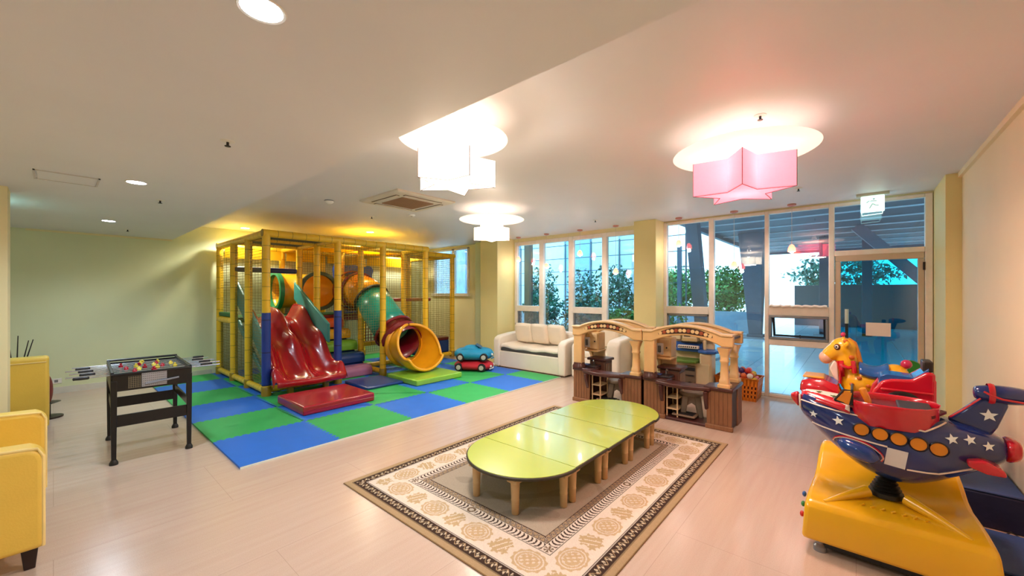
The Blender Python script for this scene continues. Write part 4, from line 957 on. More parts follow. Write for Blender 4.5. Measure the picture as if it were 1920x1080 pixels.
# ================================================================== PLUSH CARS
def plush(name, label, z0, m, H, cab, cat='cushion', loc=(5.72, 6.0), rot=0.):
    t = thing(name, label, cat, (loc[0], loc[1], z0), rot)
    Lh, Wh = .41, .30; rings = []
    for i in range(17):
        u = -1+2*i/16; w_ = Wh*(1-abs(u)**3.2*.65); h = H*(1-abs(u)**4*.55)
        if i in (0, 16): w_ *= .55; h *= .5
        rings.append([(u*Lh, w_*math.copysign(abs(math.cos(a))**.9, math.cos(a)), H*.5+h*.5*math.copysign(abs(math.sin(a))**.9, math.sin(a))) for a in [2*PI*k/20 for k in range(20)]])
    MB().loft(rings).build('body', m, t, sub=1)
    if cab:
        rings = []
        for i in range(9):
            u = -1+2*i/8; rings.append([(-.10+u*.22+.05*z_, w_, H-.06+z_*.11*(1-abs(u)**3)) for w_, z_ in ((-.19, 0), (-.17, .6), (-.11, 1), (.11, 1), (.17, .6), (.19, 0))])
        MB().loft(rings).build('cabin', m, t, sub=2)
        MB().add([(.16, -.14, H+.005), (.16, .14, H+.005), (.05, .12, H+.07), (.05, -.12, H+.07), (.165, -.14, H-.01), (.165, .14, H-.01), (.04, .12, H+.06), (.04, -.12, H+.06)], [(0,1,2,3),(7,6,5,4),(0,4,5,1),(1,5,6,2),(2,6,7,3),(3,7,4,0)]).build('windscreen', mat('plush_windscreen', '#1b5f8a', .4), t, .01)
    bk = mat('plush_black', '#15151a', .7); hb = mat('plush_hub', '#b9b3ac', .6)
    for sx in (-.25, .22):
        for sy in (-1, 1):
            o = MB().lathe([(.03, -.05), (.075, -.045), (.085, 0), (.075, .03), (.03, .035)], 18, (sx, sy*.24, .085), 'y').build('wheel', bk, t)
            MB().lathe([(.05, -.01), (.045, .012), (.004, .016)] if sy > 0 else [(.05, .01), (.045, -.012), (.004, -.016)], 14, (sx, sy*.275+(.0 if sy > 0 else -.015), .085), 'y').build('hub', hb, o)
    for sy in (-.13, .13): MB().sphere((.385, sy, H*.5), (.02, .035, .025), 10, 7).build('headlamp', white_m, t)
    MB().tube([(.37, -.16, .05), (.405, 0, .045), (.37, .16, .05)], .012, 8).build('bumper', white_m if not cab else m, t)
    return t
plush('plush_car', 'red plush toy car cushion at the bottom of the pair', MATZ, mat('plush_red', '#c11f30', .7, var=.08, bump=.3, bscale=40), .20, False, rot=R(-58))
plush('plush_car', 'light blue plush toy car cushion on top of the red one', MATZ+.20, mat('plush_blue', '#0f8dbb', .6, var=.12, bump=.4, bscale=30), .26, True, loc=(5.74, 6.02), rot=R(-50))
# ================================================================== TOY KITCHENS
cream_k = mat('kitchen_cream_plastic', '#dfb880', .45, var=.06, scale=8); cream_l = mat('kitchen_pale_plastic', '#e6c79a', .45, var=.05); brown_k = mat('kitchen_brown_plastic', '#4c2723', .35, var=.08, coat=.1)
woodk = mat('kitchen_wood_panel', '#8a5f3e', .5, var=.12, scale=9, stretch=(6, 6, 1)); woodd = mat('kitchen_wood_groove', '#6e4830', .5); taupe = mat('kitchen_taupe', '#8d7560', .5, var=.06); strip_k = mat('tile_strip_brown', '#3a1d14', .5)
tile_c = mat('strip_tile_cream', '#e2c48e', .5); tile_r = mat('strip_tile_rust', '#9c4a2a', .5); iron = mat('kitchen_dark_grey', '#2c2a2c', .4)
KW, KD = 1.04, .54
def arch_pts(x0, x1, zb, zt, hb, ht, n=26):
    top = []; bot = []
    for i in range(n+1):
        u = i/n; x = x0+(x1-x0)*u; q = max(0, math.sin(PI*min(1, max(0, (u-.12)/.76))))**.8 if .12 < u < .88 else 0
        top.append((x, zt+ht*q)); bot.append((x, zb+hb*q))
    return top, bot
def panel(t, x0, x1, z0, z1, y, face='y', n=6):
    o = box('panel', woodk, x0, x1, y, y+.03, z0, z1, t, .006) if face == 'y' else box('panel', woodk, y-.03, y, x0, x1, z0, z1, t, .006)
    s = MB()
    for i in range(1, n):
        q = x0+(x1-x0)*i/n
        if face == 'y': s.box(q-.003, q+.003, y-.002, y+.002, z0+.06, z1-.01)
        else: s.box(y-.002, y+.002, q-.003, q+.003, z0+.06, z1-.01)
    s.build('grooves', woodd, o)
    if face == 'y': box('plinth', woodk, x0-.012, x1+.012, y-.015, y+.03, z0, z0+.055, o, .008)
def column(t, x, y, z0, z1, r=.045):
    n = 4
    prof = [(1.5, 0), (1.5, .03), (1.15, .045), (1.1, .09), (.95, .10), (.82, (z1-z0)*.62), (1.0, (z1-z0)*.65), (1.0, (z1-z0)*.68), (.9, (z1-z0)*.70), (.95, (z1-z0)*.8), (1.35, (z1-z0)*.93), (1.6, (z1-z0))]
    MB().loft([[(x+r*k*a, y+r*k*b, z0+h) for a, b in ((-1,-.8),(-.8,-1),(.8,-1),(1,-.8),(1,.8),(.8,1),(-.8,1),(-1,.8))] for k, h in prof]).build('column', cream_k, t)
def kitchen(label, loc):
    t = thing('toy_kitchen', label, 'toy kitchen', loc, R(-90), 'matching beige toy kitchens')
    # left base cabinet
    panel(t, 0, .27, 0, .46, 0); box('cabinet_body', woodk, .0, .06, .03, KD, 0, .46, t, .01); box('counter_cap', brown_k, -.012, .30, -.012, .34, .46, .50, t, .012)
    # right base cabinet, open at the back
    panel(t, KW-.27, KW, 0, .455, 0); panel(t, .30, KD, 0, .455, KW, 'x', 3); box('cabinet_side', woodk, KW-.27, KW-.24, .03, .3, 0, .455, t, .006)
    box('cabinet_inside', strip_k, KW-.03, KW-.01, .03, .30, .02, .45, t); MB().prism([(KW-.30, -.02), (KW+.014, -.02), (KW+.014, KD), (KW-.12, KD), (KW-.2, .3), (KW-.30, .22)], .455, .50).build('counter_cap', brown_k, t, .012)
    # bowed counter
    pts = []
    for i in range(17):
        u = i/16; pts.append((.16+.66*u, -.02-.09*math.sin(PI*u)))
    pts += [(.82-.66*i/16, .14-.03*math.sin(PI*i/16)) for i in range(17)]
    MB().prism(pts, .435, .485).build('bar_counter', brown_k, t, .014, 3)
    for x in (.24, KW-.27):
        MB().prism([(-.02, .435), (.03, .435), (.03, .20), (.0, .22), (-.055, .34), (-.075, .435)], x-.022, x+.022, 'x').build('bracket', brown_k, t, .008)
    # left tower wall
    box('tower_wall', cream_k, 0, .14, .0, .10, .50, 1.04, t, .012); MB().lathe([(.1, 0), (.1, .03), (.085, .05), (.08, .08)], 12, (.07, .05, .495)).build('tower_foot', brown_k, t)
    s = MB(); pr = [(.10, 1.04), (KD, 1.04), (KD, .50), (.50, .50), (.49, .62), (.42, .72), (.30, .76), (.20, .72), (.12, .62), (.11, .50), (.10, .50)]
    s.prism(pr, .0, .05, 'x').build('tower_side', cream_k, t, .008)
    box('wall_cabinet', cream_k, .05, .25, .30, .52, .74, 1.0, t, .012); c = box('cabinet_door', cream_l, .10, .24, .285, .302, .755, .985, t, .01); MB().sphere((.20, .278, .87), .012, 10, 6).build('knob', iron, c)
    box('cabinet_shelf', cream_k, .04, .26, .26, .53, .71, .74, t, .01); box('backsplash', cream_l, .05, .25, .50, .53, .5, .74, t, .006)
    p = box('phone_plate', mat('phone_plate', '#8b8078', .4), .13, .225, .085, .105, .80, .95, t, .01); box('phone', iron, .158, .198, .07, .09, .83, .92, p, .01)
    # stove and sink
    box('stove', mat('stove_brown', '#5d3d30', .45, var=.1), .10, .36, .30, .54, 0, .58, t, .015); box('stove_cap', brown_k, .07, .39, .27, .55, .58, .62, t, .012)
    for k in range(4): box('stove_slat', taupe, .361, .368, .33+.05*k, .36+.05*k, .06, .54, t)
    box('sink', mat('sink_dark', '#33292c', .35), .04, .30, .10, .30, .495, .525, t, .012); MB().tube([(.20, .27, .52), (.20, .25, .58), (.24, .18, .60), (.26, .15, .585)], .012, 8).build('faucet', chrome_m, t); box('dish', mat('dish_blue', '#3d4f8a', .3), .06, .18, .11, .19, .526, .54, t, .01)
    # shelves under the counter
    for z in (.12, .26, .40): box('shelf', cream_l, .27, .42, .06, .30, z, z+.015, t, .004)
    for x, y in ((.28, .07), (.41, .07), (.28, .29), (.41, .29)): box('shelf_post', cream_l, x-.008, x+.008, y-.008, y+.008, 0, .42, t, .003)
    box('floor_tray', brown_k, .26, KW-.26, .0, .30, 0, .035, t, .01)
    g = box('grill_tray', taupe, .34, .62, .06, .26, .05, .075, t, .01)
    for k in range(5): box('grill_bar', iron, .37, .59, .09+.032*k, .105+.032*k, .075, .085, g)
    # columns and arches
    column(t, KW-.085, .05, .50, .96); column(t, KW-.075, KD-.06, .50, .96); column(t, .06, KD-.04, .96, 1.02, .04)
    for y0, y1, fr in ((-.01, .075, True), (KD-.07, KD+.01, False)):
        top, bot = arch_pts(-.015, KW+.015, .975, 1.10, .105, .09)
        o = MB().prism(top+bot[::-1], y0, y1, 'y').build('arch', cream_k, t, .012, 2)
        MB().prism([(a, b+.026) for a, b in top]+[(a, b-.004) for a, b in top][::-1], y0-.018, y1+.018, 'y').build('cornice', cream_l, o, .01, 2)
        if fr:
            up, lo = [], []
            for i in range(25):
                u = .20+.60*i/24; x = -.015+(KW+.03)*u; q = math.sin(PI*(u-.12)/.76)**.8; e = .034*min(1, 6*min(u-.195, .805-u))**.5+.004
                zc = 1.045+.095*q; up.append((x, zc+e)); lo.append((x, zc-e))
            st = MB().prism(up+lo[::-1], y0-.004, y0+.004, 'y').build('tile_strip', strip_k, t)
            for i in range(13):
                u = .225+.55*i/12; x = -.015+(KW+.03)*u; q = math.sin(PI*(u-.12)/.76)**.8; zc = 1.045+.095*q
                MB().lathe([(.023, 0), (.023, -.004), (.004, -.005)], 10, (x, y0-.003, zc), 'y').build('round_tile', tile_c if i % 3 != 1 else tile_r, st)
    for x in (.03, KW-.05): box('roof_beam', cream_k, x-.03, x+.03, .07, KD-.06, 1.04, 1.10, t, .01)
    box('side_trim', brown_k, KW-.012, KW+.004, .10, KD-.1, 1.055, 1.085, t, .004)
    MB().lathe([(.05, 0), (.05, .02), (.02, .025)], 14, (KW-.03, KD*.5, .93), 'x').build('side_rosette', cream_l, t)
    return t
kitchen('beige toy kitchen farther from the orange crate, in front of the white armchair', (5.10, 3.20, 0))
kitchen('beige toy kitchen beside the orange crate', (5.10, 2.12, 0))
stool_m = mat('stool_taupe', '#8b7a68', .5, var=.05)
def stool(label, x, y):
    t = thing('toy_stool', label, 'stool', (x, y, 0), R(20), 'grey toy stools')
    MB().lathe([(.13, .285), (.145, .295), (.145, .32), (.13, .335), (.01, .338)], 22).build('seat', stool_m, t)
    for k in range(4):
        a = k*PI/2+PI/4; c, s_ = math.cos(a), math.sin(a)
        MB().loft([[(c*r+dx, s_*r+dy, z) for dx, dy in ((-w, -w), (w, -w), (w, w), (-w, w))] for r, z, w in ((.155, 0, .03), (.10, .29, .04))]).build('leg', stool_m, t, .01)
        b = a+PI/4; MB().prism([(-.08, .29), (.08, .29), (.10, .18), (.06, .16), (0, .20), (-.06, .16), (-.10, .18)], -.008, .008, 'y').xf(Matrix.Rotation(b+PI/2, 4, 'Z') @ Matrix.Translation((0, -.085, 0))).build('apron', stool_m, t)
stool('grey toy stool under the counter of the right beige kitchen', 5.42, 1.62); stool('grey toy stool under the counter of the left beige kitchen', 5.45, 2.66)
# ================================================================== BACK KITCHEN
bk = thing('cream_toy_kitchen', 'cream toy kitchen with blue and green counters by the window', 'toy kitchen', (6.50, 2.32, 0), R(-90))
creamb = mat('cream_kitchen_body', '#e3cfa8', .45, var=.04); bluek = mat('kitchen_blue', '#2e63b8', .35); greenk = mat('kitchen_green', '#6f9440', .4, var=.1)
box('body', creamb, 0, .62, .10, .40, 0, .50, bk, .02); MB().prism([(-.02, .04), (.3, .0), (.44, .04), (.44, .4), (-.02, .4)], .50, .545).build('lower_counter', greenk, bk, .012)
box('back_panel', creamb, 0, .62, .36, .42, .5, 1.0, bk, .01); box('blue_counter', bluek, -.01, .45, .22, .40, .66, .71, bk, .012); box('blue_splash', bluek, 0, .45, .34, .37, .71, .80, bk, .006)
MB().prism([(.44, .12), (.58, .06), (.70, .12), (.72, .25), (.66, .40), (.44, .40)], .665, .71).build('side_table', bluek, bk, .012); box('side_pillar', creamb, .46, .64, .12, .38, 0, .665, bk, .03); box('post', creamb, .50, .54, .2, .24, .71, .86, bk, .008)
dr = box('cupboard_door', creamb, .04, .22, .085, .10, .06, .44, bk, .012); box('door_pane', mat('door_pane_pale', '#d4dcae', .3), .08, .18, .08, .086, .11, .37, dr, .01); box('door_bar', creamb, .08, .18, .076, .081, .23, .25, dr)
ov = box('oven', mat('oven_grey', '#7a6a5a', .4), .25, .42, .08, .10, .04, .46, bk, .012)
MB().lathe([(.045, 0), (.045, -.008), (.03, -.01)], 16, (.335, .08, .16), 'y').build('oven_window', iron, ov); box('oven_handle', iron, .27, .40, .06, .075, .30, .315, ov, .004); box('control_bar', iron, .265, .41, .07, .08, .38, .43, ov, .004)
kb = box('toy_keyboard', white_m, .12, .44, .16, .22, .715, .765, bk, .008)
for k in range(9): box('key', dark_m, .135+.032*k, .152+.032*k, .156, .161, .73, .752, kb)
box('upper_cabinet', creamb, .0, .14, .24, .38, .84, 1.0, bk, .012); box('upper_cabinet', creamb, .44, .64, .2, .38, .86, 1.0, bk, .02); m_ = box('microwave', creamb, .17, .40, .22, .38, .82, 1.02, bk, .012); box('microwave_window', iron, .20, .30, .215, .222, .90, .99, m_, .004); box('vent_grille', mat('vent_gold', '#cdb47c', .5), .17, .38, .212, .222, .83, .875, m_, .004); box('pot_rack', iron, .14, .44, .28, .36, .79, .82, bk, .006)
# ================================================================== ORANGE CRATE
cr_m = mat('orange_crate_plastic', '#e07a16', .4, var=.05)
cr = thing('orange_crate', 'orange plastic crate full of toy balls by the window', 'crate', (6.95, 1.37, 0))
CX, CYW = .20, .26
def crate_wall(rot, w, dep):
    s = MB(); th = .008
    def pt(u, z): k = 1+.12*z/.33; return (u*w*k, -dep*k, z)
    def slab(u0, u1, z0, z1):
        a = [pt(u0, z0), pt(u1, z0), pt(u1, z1), pt(u0, z1)]; s.add(a+[(p[0], p[1]+th, p[2]) for p in a], [(0,1,2,3),(7,6,5,4),(0,4,5,1),(1,5,6,2),(2,6,7,3),(3,7,4,0)])
    for z0, z1 in ((0, .05), (.09, .115), (.155, .18), (.22, .33)): slab(-1, 1, z0, z1)
    n = 12
    for k in range(n+1): u = -1+2*k/n; slab(max(-1, u-.045), min(1, u+.045), 0, .33)
    slab(-1.03, 1.03, .31, .335)
    s.xf(Matrix.Rotation(rot, 4, 'Z')); s.build('crate_wall', cr_m, cr)
for k in range(4): crate_wall(k*PI/2, CX if k % 2 == 0 else CYW, CYW if k % 2 == 0 else CX)
box('crate_floor', cr_m, -CX, CX, -CYW, CYW, .0, .012, cr)
ballc = [('red', '#d23a34'), ('orange', '#e8703a'), ('pink', '#e88a9a'), ('purple', '#4a3a78'), ('yellow', '#e8c23c'), ('white', '#efe6e0')]
rng = random.Random(5); bmesh_ = MB().sphere((0, 0, 0), .042, 14, 9).mesh('toy_ball')
bmesh_.materials.append(white_m); cntb = {}
ROWN = ('front', 'second', 'third', 'back'); LAYN = {1: 'bottom layer', 2: 'middle layer', 3: 'top layer'}
for lay, z, nxb, nyb in ((1, .29, 4, 6), (2, .36, 4, 5), (3, .425, 2, 4)):
    for i in range(nxb):
        for j in range(nyb):
            x = (i-(nxb-1)/2)*.088+rng.uniform(-.004, .004); y = (j-(nyb-1)/2)*.086+rng.uniform(-.004, .004)
            cn, ch = ballc[(i*2+j*3+lay*2+rng.randint(0, 2)) % 6]
            o = bpy.data.objects.new('toy_ball', bmesh_); COL.objects.link(o); o.location = (6.95+x, 1.37+y, z)
            o.material_slots[0].link = 'OBJECT'; o.material_slots[0].material = mat('ball_'+cn, ch, .3)
            side = 'nearest the glass door' if j < nyb/3 else ('nearest the toy kitchen' if j >= nyb*2/3 else 'in the middle')
            tag(o, '%s toy ball in the orange crate, %s, %s row, %s' % (cn, LAYN[lay], ROWN[i], side), 'ball', 'toy balls in the orange crate')
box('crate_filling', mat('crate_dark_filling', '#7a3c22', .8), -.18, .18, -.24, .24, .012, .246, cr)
# ================================================================== ROCKET RIDE
ry = mat('ride_yellow_gloss', '#efb414', .22, var=.04, scale=3, coat=.5); navy = mat('rocket_navy_gloss', '#142a6e', .14, var=.15, scale=4, coat=.6); blue_g = mat('rocket_blue_gloss', '#123a86', .14, coat=.6)
redg = mat('ride_red_gloss', '#c4122a', .18, var=.05, coat=.6); whiteg = mat('ride_white_gloss', '#f0dcd2', .25, coat=.3); starw = mat('star_white', '#eef2f6', .35); orw = mat('porthole_orange', '#e08a1e', .35); starg = mat('star_green', '#5a7a3a', .4)
rk = thing('rocket_ride', 'navy rocket kiddie ride with orange portholes on a yellow base', 'kiddie ride', (3.42, -.14, 0))
RX, RY = 3.42, -.14
def K(x, y, z): return (x-RX, y-RY, z)
# base shell
prof = [(3.07, .07), (3.06, .10), (3.075, .27), (3.095, .30), (3.14, .315), (3.24, .335), (3.36, .345), (3.48, .345), (3.56, .37), (3.63, .44), (3.70, .485), (3.80, .495), (3.88, .48), (3.90, .44), (3.91, .07)]
rings = []
for i in range(21):
    u = i/20; w = -1+2*u; ring = []
    for x, z in prof:
        tp = (x-3.06)/.85; y0 = -.53+.06*tp; y1 = .235-.045*tp
        flare = .05*(1-z/.48)
        y = (y0-flare)+(y1-y0+flare*1.6)*u
        dip = -.05*math.exp(-((x-3.42)/.15)**2)*math.exp(-(w/.75)**4)*(1 if z > .3 else 0)
        bumpz = .035*math.exp(-((x-3.40)/.10)**2-((y+.14)/.10)**2) if z > .3 else 0
        ring.append(K(x, y, z+dip*.8+bumpz))
    rings.append(ring)
MB().loft(rings).build('base', ry, rk, .025, 4)
box('base_skid', dark_m, -.30, .44, -.33, .31, .03, .09, rk)
for x, y in ((3.13, .17), (3.13, -.46), (3.84, .15), (3.84, -.42)): MB().lathe([(.035, 0), (.035, .03), (.02, .045), (.02, .09)], 14, K(x, y, 0)).build('foot', grey_m, rk)
for k, c in enumerate(('#c03030', '#2f8a4a', '#2f62a8')): MB().sphere(K(3.14+.05*k, .262-.002*k, .19+.045*k), (.018, .012, .018), 10, 7).build('button', mat('button_%d' % k, c, .3), rk)
s = MB()
for k in range(7): s.tube([K(3.19+.0*k, -.02-.045*k, .325), K(3.205, -.035-.045*k, .33)], .006, 6)
s.build('embossed_mark', ry, rk)
for pa in ([(3.13, .15, .305), (3.22, .06, .335), (3.33, -.05, .365)], [(3.14, -.46, .305), (3.23, -.36, .335), (3.34, -.23, .365)]): MB().tube([K(*p) for p in pa], [.012, .022, .035], 12).build('base_ridge', ry, rk)
prof = [(.085, .345)]
for k in range(5): prof += [(.082-.008*k, .37+.018*k), (.064-.008*k, .378+.018*k)]
prof += [(.018, .465), (.018, .60)]
MB().lathe(prof, 22, K(3.40, -.14, 0)).build('rubber_boot', mat('black_rubber', '#17140f', .45), rk)
# fuselage
SEC = [(.30, .79, .915, .055), (.25, .735, .925, .09), (.18, .66, .925, .135), (.09, .575, .915, .175), (0, .505, .90, .205), (-.1, .455, .895, .22), (-.2, .435, .89, .22), (-.3, .465, .885, .215), (-.4, .525, .875, .19), (-.5, .595, .855, .15), (-.58, .645, .825, .105), (-.63, .68, .80, .075)]
def sec_at(y):
    S = SEC[::-1]
    if y <= S[0][0]: return S[0][1:]
    for a, b in zip(S[:-1], S[1:]):
        if a[0] <= y <= b[0]:
            t = (y-a[0])/(b[0]-a[0]); return tuple(a[k]+(b[k]-a[k])*t for k in (1, 2, 3))
    return S[-1][1:]
def ringy(y, lo, hi, w, n=28):
    zc, h = (lo+hi)/2, (hi-lo)/2; out = []
    for k in range(n):
        a = 2*PI*k/n; c, s_ = math.cos(a), math.sin(a)
        if s_ < 0: xx = w*math.copysign(abs(c)**1.0, c); zz = zc+h*s_
        else: xx = w*math.copysign(abs(c)**.75, c); zz = zc+h*math.copysign(abs(s_)**.8, s_)
        out.append(K(RX+xx, y, zz))
    return out
def surf(y, z):
    lo, hi, w = sec_at(y); zc, h = (lo+hi)/2, (hi-lo)/2; q = max(-1, min(1, (z-zc)/h))
    c = math.sqrt(max(0, 1-(abs(q)**(1/.8) if q > 0 else abs(q))**2)); return RX-w*(c**.75 if q > 0 else c)
MB().loft([ringy(*s_) for s_ in SEC]).build('fuselage', navy, rk, sub=1)
MB().loft([ringy(.297, .797, .918, .052), ringy(.32, .825, .912, .038), ringy(.34, .85, .902, .022), ringy(.35, .87, .893, .006)]).build('nose_cone', redg, rk, sub=1)
MB().loft([ringy(-.60, .665, .82, .095), ringy(-.655, .685, .81, .085), ringy(-.672, .70, .795, .06), ringy(-.674, .73, .77, .02)]).build('tail_ring', redg, rk, sub=1)
def stripe(pts, r, m, nm='stripe'):
    P_ = []
    for a, b in zip(pts[:-1], pts[1:]):
        for i in range(8): t = i/8; y, z = a[0]+(b[0]-a[0])*t, a[1]+(b[1]-a[1])*t; P_.append(K(surf(y, z), y, z))
    y, z = pts[-1]; P_.append(K(surf(y, z), y, z)); MB().tube(P_, r, 6).build(nm, m, rk)
stripe([(.285, .872), (.10, .852), (0, .845), (-.295, .815), (-.385, .865)], .005, whiteg); stripe([(.222, .735), (0, .715), (-.138, .70)], .005, whiteg); stripe([(-.22, .585), (-.35, .588), (-.48, .640)], .005, whiteg); stripe([(.29, .815), (.292, .86), (.294, .905)], .006, whiteg)
# nose deck: white with red trim
def deck(y0, y1, w0, w1, m, nm, lift):
    rr_ = []
    for i in range(9):
        t = i/8; y = y0+(y1-y0)*t; lo, hi, w = sec_at(y); q = w*(w0+(w1-w0)*t); rr_.append([K(RX+q*k, y, hi-.06*abs(k)**2.5*(w0+(w1-w0)*t)+lift) for k in (-1, -.75, -.5, -.25, 0, .25, .5, .75, 1)])
    MB().loft(rr_, cap=False, closed=False).build(nm, m, rk, solid=.008)
deck(.285, .03, .80, .92, redg, 'nose_trim', .004); deck(.262, .03, .35, .88, whiteg, 'nose_deck', .009)
# cockpit tub
def tub_ring(k, z0): return [K(RX+x*k, y*1.0, z) for x, y, z in ((-.195, .03, z0), (-.215, -.15, z0), (-.20, -.33, z0), (0, -.40, z0+.01), (.20, -.33, z0), (.215, -.15, z0), (.195, .03, z0), (0, .05, z0))]
MB().loft([[(a, b, c) for a, b, c in tub_ring(.97, .80)], tub_ring(1.0, .84), tub_ring(.98, .92), tub_ring(.94, .938), tub_ring(.85, .932), tub_ring(.80, .88)], cap=False).build('cockpit', redg, rk, sub=1)
MB().loft([tub_ring(.74, .885), tub_ring(.74, .899)]).build('cockpit_floor', mat('cockpit_dark_red', '#6a0f1c', .4), rk)
box('seat', mat('cockpit_seat', '#2a2a30', .5), -.12, .12, -.20, -.05, .898, .92, rk, .008)
# wind screen frame and amber handle
amber = mat('amber_plastic', '#f0902a', .15, coat=.5); MB().prism([(.10, .918), (.035, .90), (.02, .975), (.05, .985)], -.09, -.085, 'x').xf(Matrix.Translation((-.06, -RY, 0))).build('screen_pane', amber, rk)
MB().prism([(-.14, .90), (.14, .90), (.11, .985), (-.11, .985)], .02-RY, .026-RY, 'y').build('screen_pane', amber, rk)
s = MB(); s.tube([K(RX-.15, .105, .918), K(RX-.14, .03, .90), K(RX-.115, .02, .985), K(RX-.12, .06, .985), K(RX-.15, .105, .918)], .007, 8).tube([K(RX-.14, .02, .90), K(RX-.11, .02, .985), K(RX+.11, .02, .985), K(RX+.14, .02, .90)], .007, 8); s.build('screen_frame', dark_m, rk)
s = MB(); s.tube([K(RX-.09, -.06, .86), K(RX-.10, -.055, .93), K(RX-.07, -.03, .99)], [.014, .018, .02], 10).tube([K(RX+.05, -.06, .86), K(RX+.04, -.05, .93), K(RX+.02, -.03, .98)], [.014, .016, .018], 10); s.build('amber_handle', amber, rk)
# portholes, stars, plate
for y, z in ((-.024, .772), (-.107, .765), (-.186, .755), (-.267, .745), (-.347, .733)):
    x = surf(y, z); o = MB().lathe([(.036, .010), (.036, -.004), (.004, -.005)], 22, K(x, y, z), 'x').build('porthole', orw, rk)
    MB().lathe([(.036, .008), (.042, -.003), (.037, -.008), (.034, -.004)], 22, K(x, y, z), 'x', cap=False).build('porthole_ring', mat('porthole_dark', '#0a0e24', .3), o)
def star(y, z, r, m, x=None, rot=0, nm='star', vert=True):
    pts = [( (r if k % 2 == 0 else r*.42)*math.sin(k*PI/5+rot), (r if k % 2 == 0 else r*.42)*math.cos(k*PI/5+rot)) for k in range(10)]
    if vert:
        xs = surf(y, z) if x is None else x; MB().loft([[K(((surf(y+a, z+b) if x is None else x)-.001-dd), y+a, z+b) for a, b in pts] for dd in (0, .003)]).build(nm, m, rk, smooth=False)
    else:
        lo, hi, w = sec_at(y); xx = x; MB().loft([[K(xx+b, y+a, hi-.06*abs((xx-RX)/w)**2.5+.012+dd) for a, b in pts] for dd in (0, .003)]).build(nm, m, rk, smooth=False)
star(.215, .80, .024, starw); star(.086, .795, .03, starw, rot=.2); star(-.40, .795, .028, starw, rot=.2); star(-.47, .80, .026, starw, rot=.3); star(-.54, .775, .025, starw, rot=.1)
star(.19, 0, .018, starg, RX-.03, vert=False); star(.11, 0, .022, starg, RX-.06, vert=False)
pts = [(-.138, .698), (-.226, .69), (-.212, .585), (-.124, .595)]
MB().loft([[K(surf(y, z)-.002-dd, y, z) for y, z in pts] for dd in (0, .004)]).build('blank_plate', mat('plate_pale', '#d9d6da', .4), rk, smooth=False)
# side pod
lo = .64
rings = []
for i in range(11):
    u = -1+2*i/10; y = -.005-u*.10; r = .038*(1-abs(u)**3)**.5+.004; z = .645+.018*-u; rings.append([K(surf(y, z)-.028+1.5*r*math.cos(a)*.8, y, z+r*1.25*math.sin(a)) for a in [2*PI*k/14 for k in range(14)]])
MB().loft(rings).build('side_pod', blue_g, rk, sub=1)
for rr_, m in ((.062, redg), (.055, whiteg)):
    P_ = []
    for k in range(25):
        a = PI*1.15*k/24-.1; y = -.005+.115*math.cos(a); z = .645+rr_*math.sin(a)-.018*math.cos(a)*-1; P_.append(K(surf(y, z)-.002, y, z))
    MB().tube(P_, .005, 6).build('pod_stripe', m, rk)
# tail fin with engine pod
MB().loft([[K(RX+d*k, y, z) for y, z in ((-.40, .87), (-.45, .925), (-.525, 1.01), (-.60, 1.02), (-.63, .99), (-.59, .86), (-.56, .80))] for d, k in ((-.03, 1), (.03, 1))]).build('tail_fin', navy, rk, .015, 3)
MB().tube([K(RX-.032, -.41, .888), K(RX-.032, -.455, .934), K(RX-.032, -.525, 1.014)], .005, 6).build('fin_stripe', redg, rk); star(-.555, .925, .036, starw, RX-.032, .1)
rings = []
for i in range(13):
    u = i/12; y = -.50-.26*u; r = .052*math.sin(PI*min(.97, u*.8+.16))**.6; rings.append([K(RX-.0+r*1.1*math.cos(a), y, 1.04+r*math.sin(a)) for a in [2*PI*k/16 for k in range(16)]])
MB().loft(rings).build('engine_pod', navy, rk, sub=1); MB().tube([K(RX-.045, -.535, 1.055), K(RX-.056, -.56, 1.04), K(RX-.06, -.60, 1.025), K(RX-.058, -.70, 1.015)], .006, 6).build('engine_stripe', redg, rk); MB().lathe([(.056, -.012), (.06, 0), (.056, .012)], 18, K(RX, -.565, 1.04), 'y', cap=False).build('engine_band', redg, rk)
# rear red wing
for sx in (-1, 1): MB().loft([[K(RX+sx*x, y, z) for y, z in ((-.45+.0, .70), (-.52, .712), (-.585, .675), (-.59, .645), (-.52, .645), (-.455, .668))] for x in (.09, .18, .21)]).build('rear_wing', redg, rk, .012, 3)
# ================================================================== GIRAFFE RIDE
gf = thing('giraffe_ride', 'yellow giraffe kiddie ride with blue saddle behind the rocket', 'kiddie ride', (4.72, -.08, 0)); GX, GY = 4.72, -.08
def G(x, y, z): return (x, y-GY, z)
gy_m = mat('giraffe_yellow', '#f2b81a', .25, var=.04, coat=.4); gsp = mat('giraffe_spot', '#c4641a', .4); gpk = mat('giraffe_muzzle', '#eeb79c', .35, coat=.3); pinkb = mat('pink_ball', '#c8285e', .25, coat=.4)
b = MB()
b.tube([G(0, .03, .80), G(0, -.05, .82), G(0, -.15, .83), G(0, -.24, .86)], [.11, .13, .13, .12], 18); b.sphere(G(0, -.25, .88), (.115, .10, .115)); b.sphere(G(0, .03, .82), (.11, .09, .12))
b.tube([G(0, .03, .84), G(0, .055, .94), G(0, .065, 1.03), G(0, .08, 1.10)], [.10, .08, .075, .08], 16); b.sphere(G(0, .09, 1.10), (.085, .10, .10)); b.tube([G(0, .10, 1.10), G(0, .16, 1.06), G(0, .205, 1.015)], [.085, .07, .06], 14)
for sx in (-.06, .06): b.tube([G(sx, .02, .80), G(sx*1.2, .06, .66), G(sx*1.2, .04, .45)], [.05, .04, .04], 10); b.tube([G(sx, -.22, .83), G(sx*1.2, -.20, .66), G(sx*1.2, -.24, .45)], [.055, .042, .04], 10)
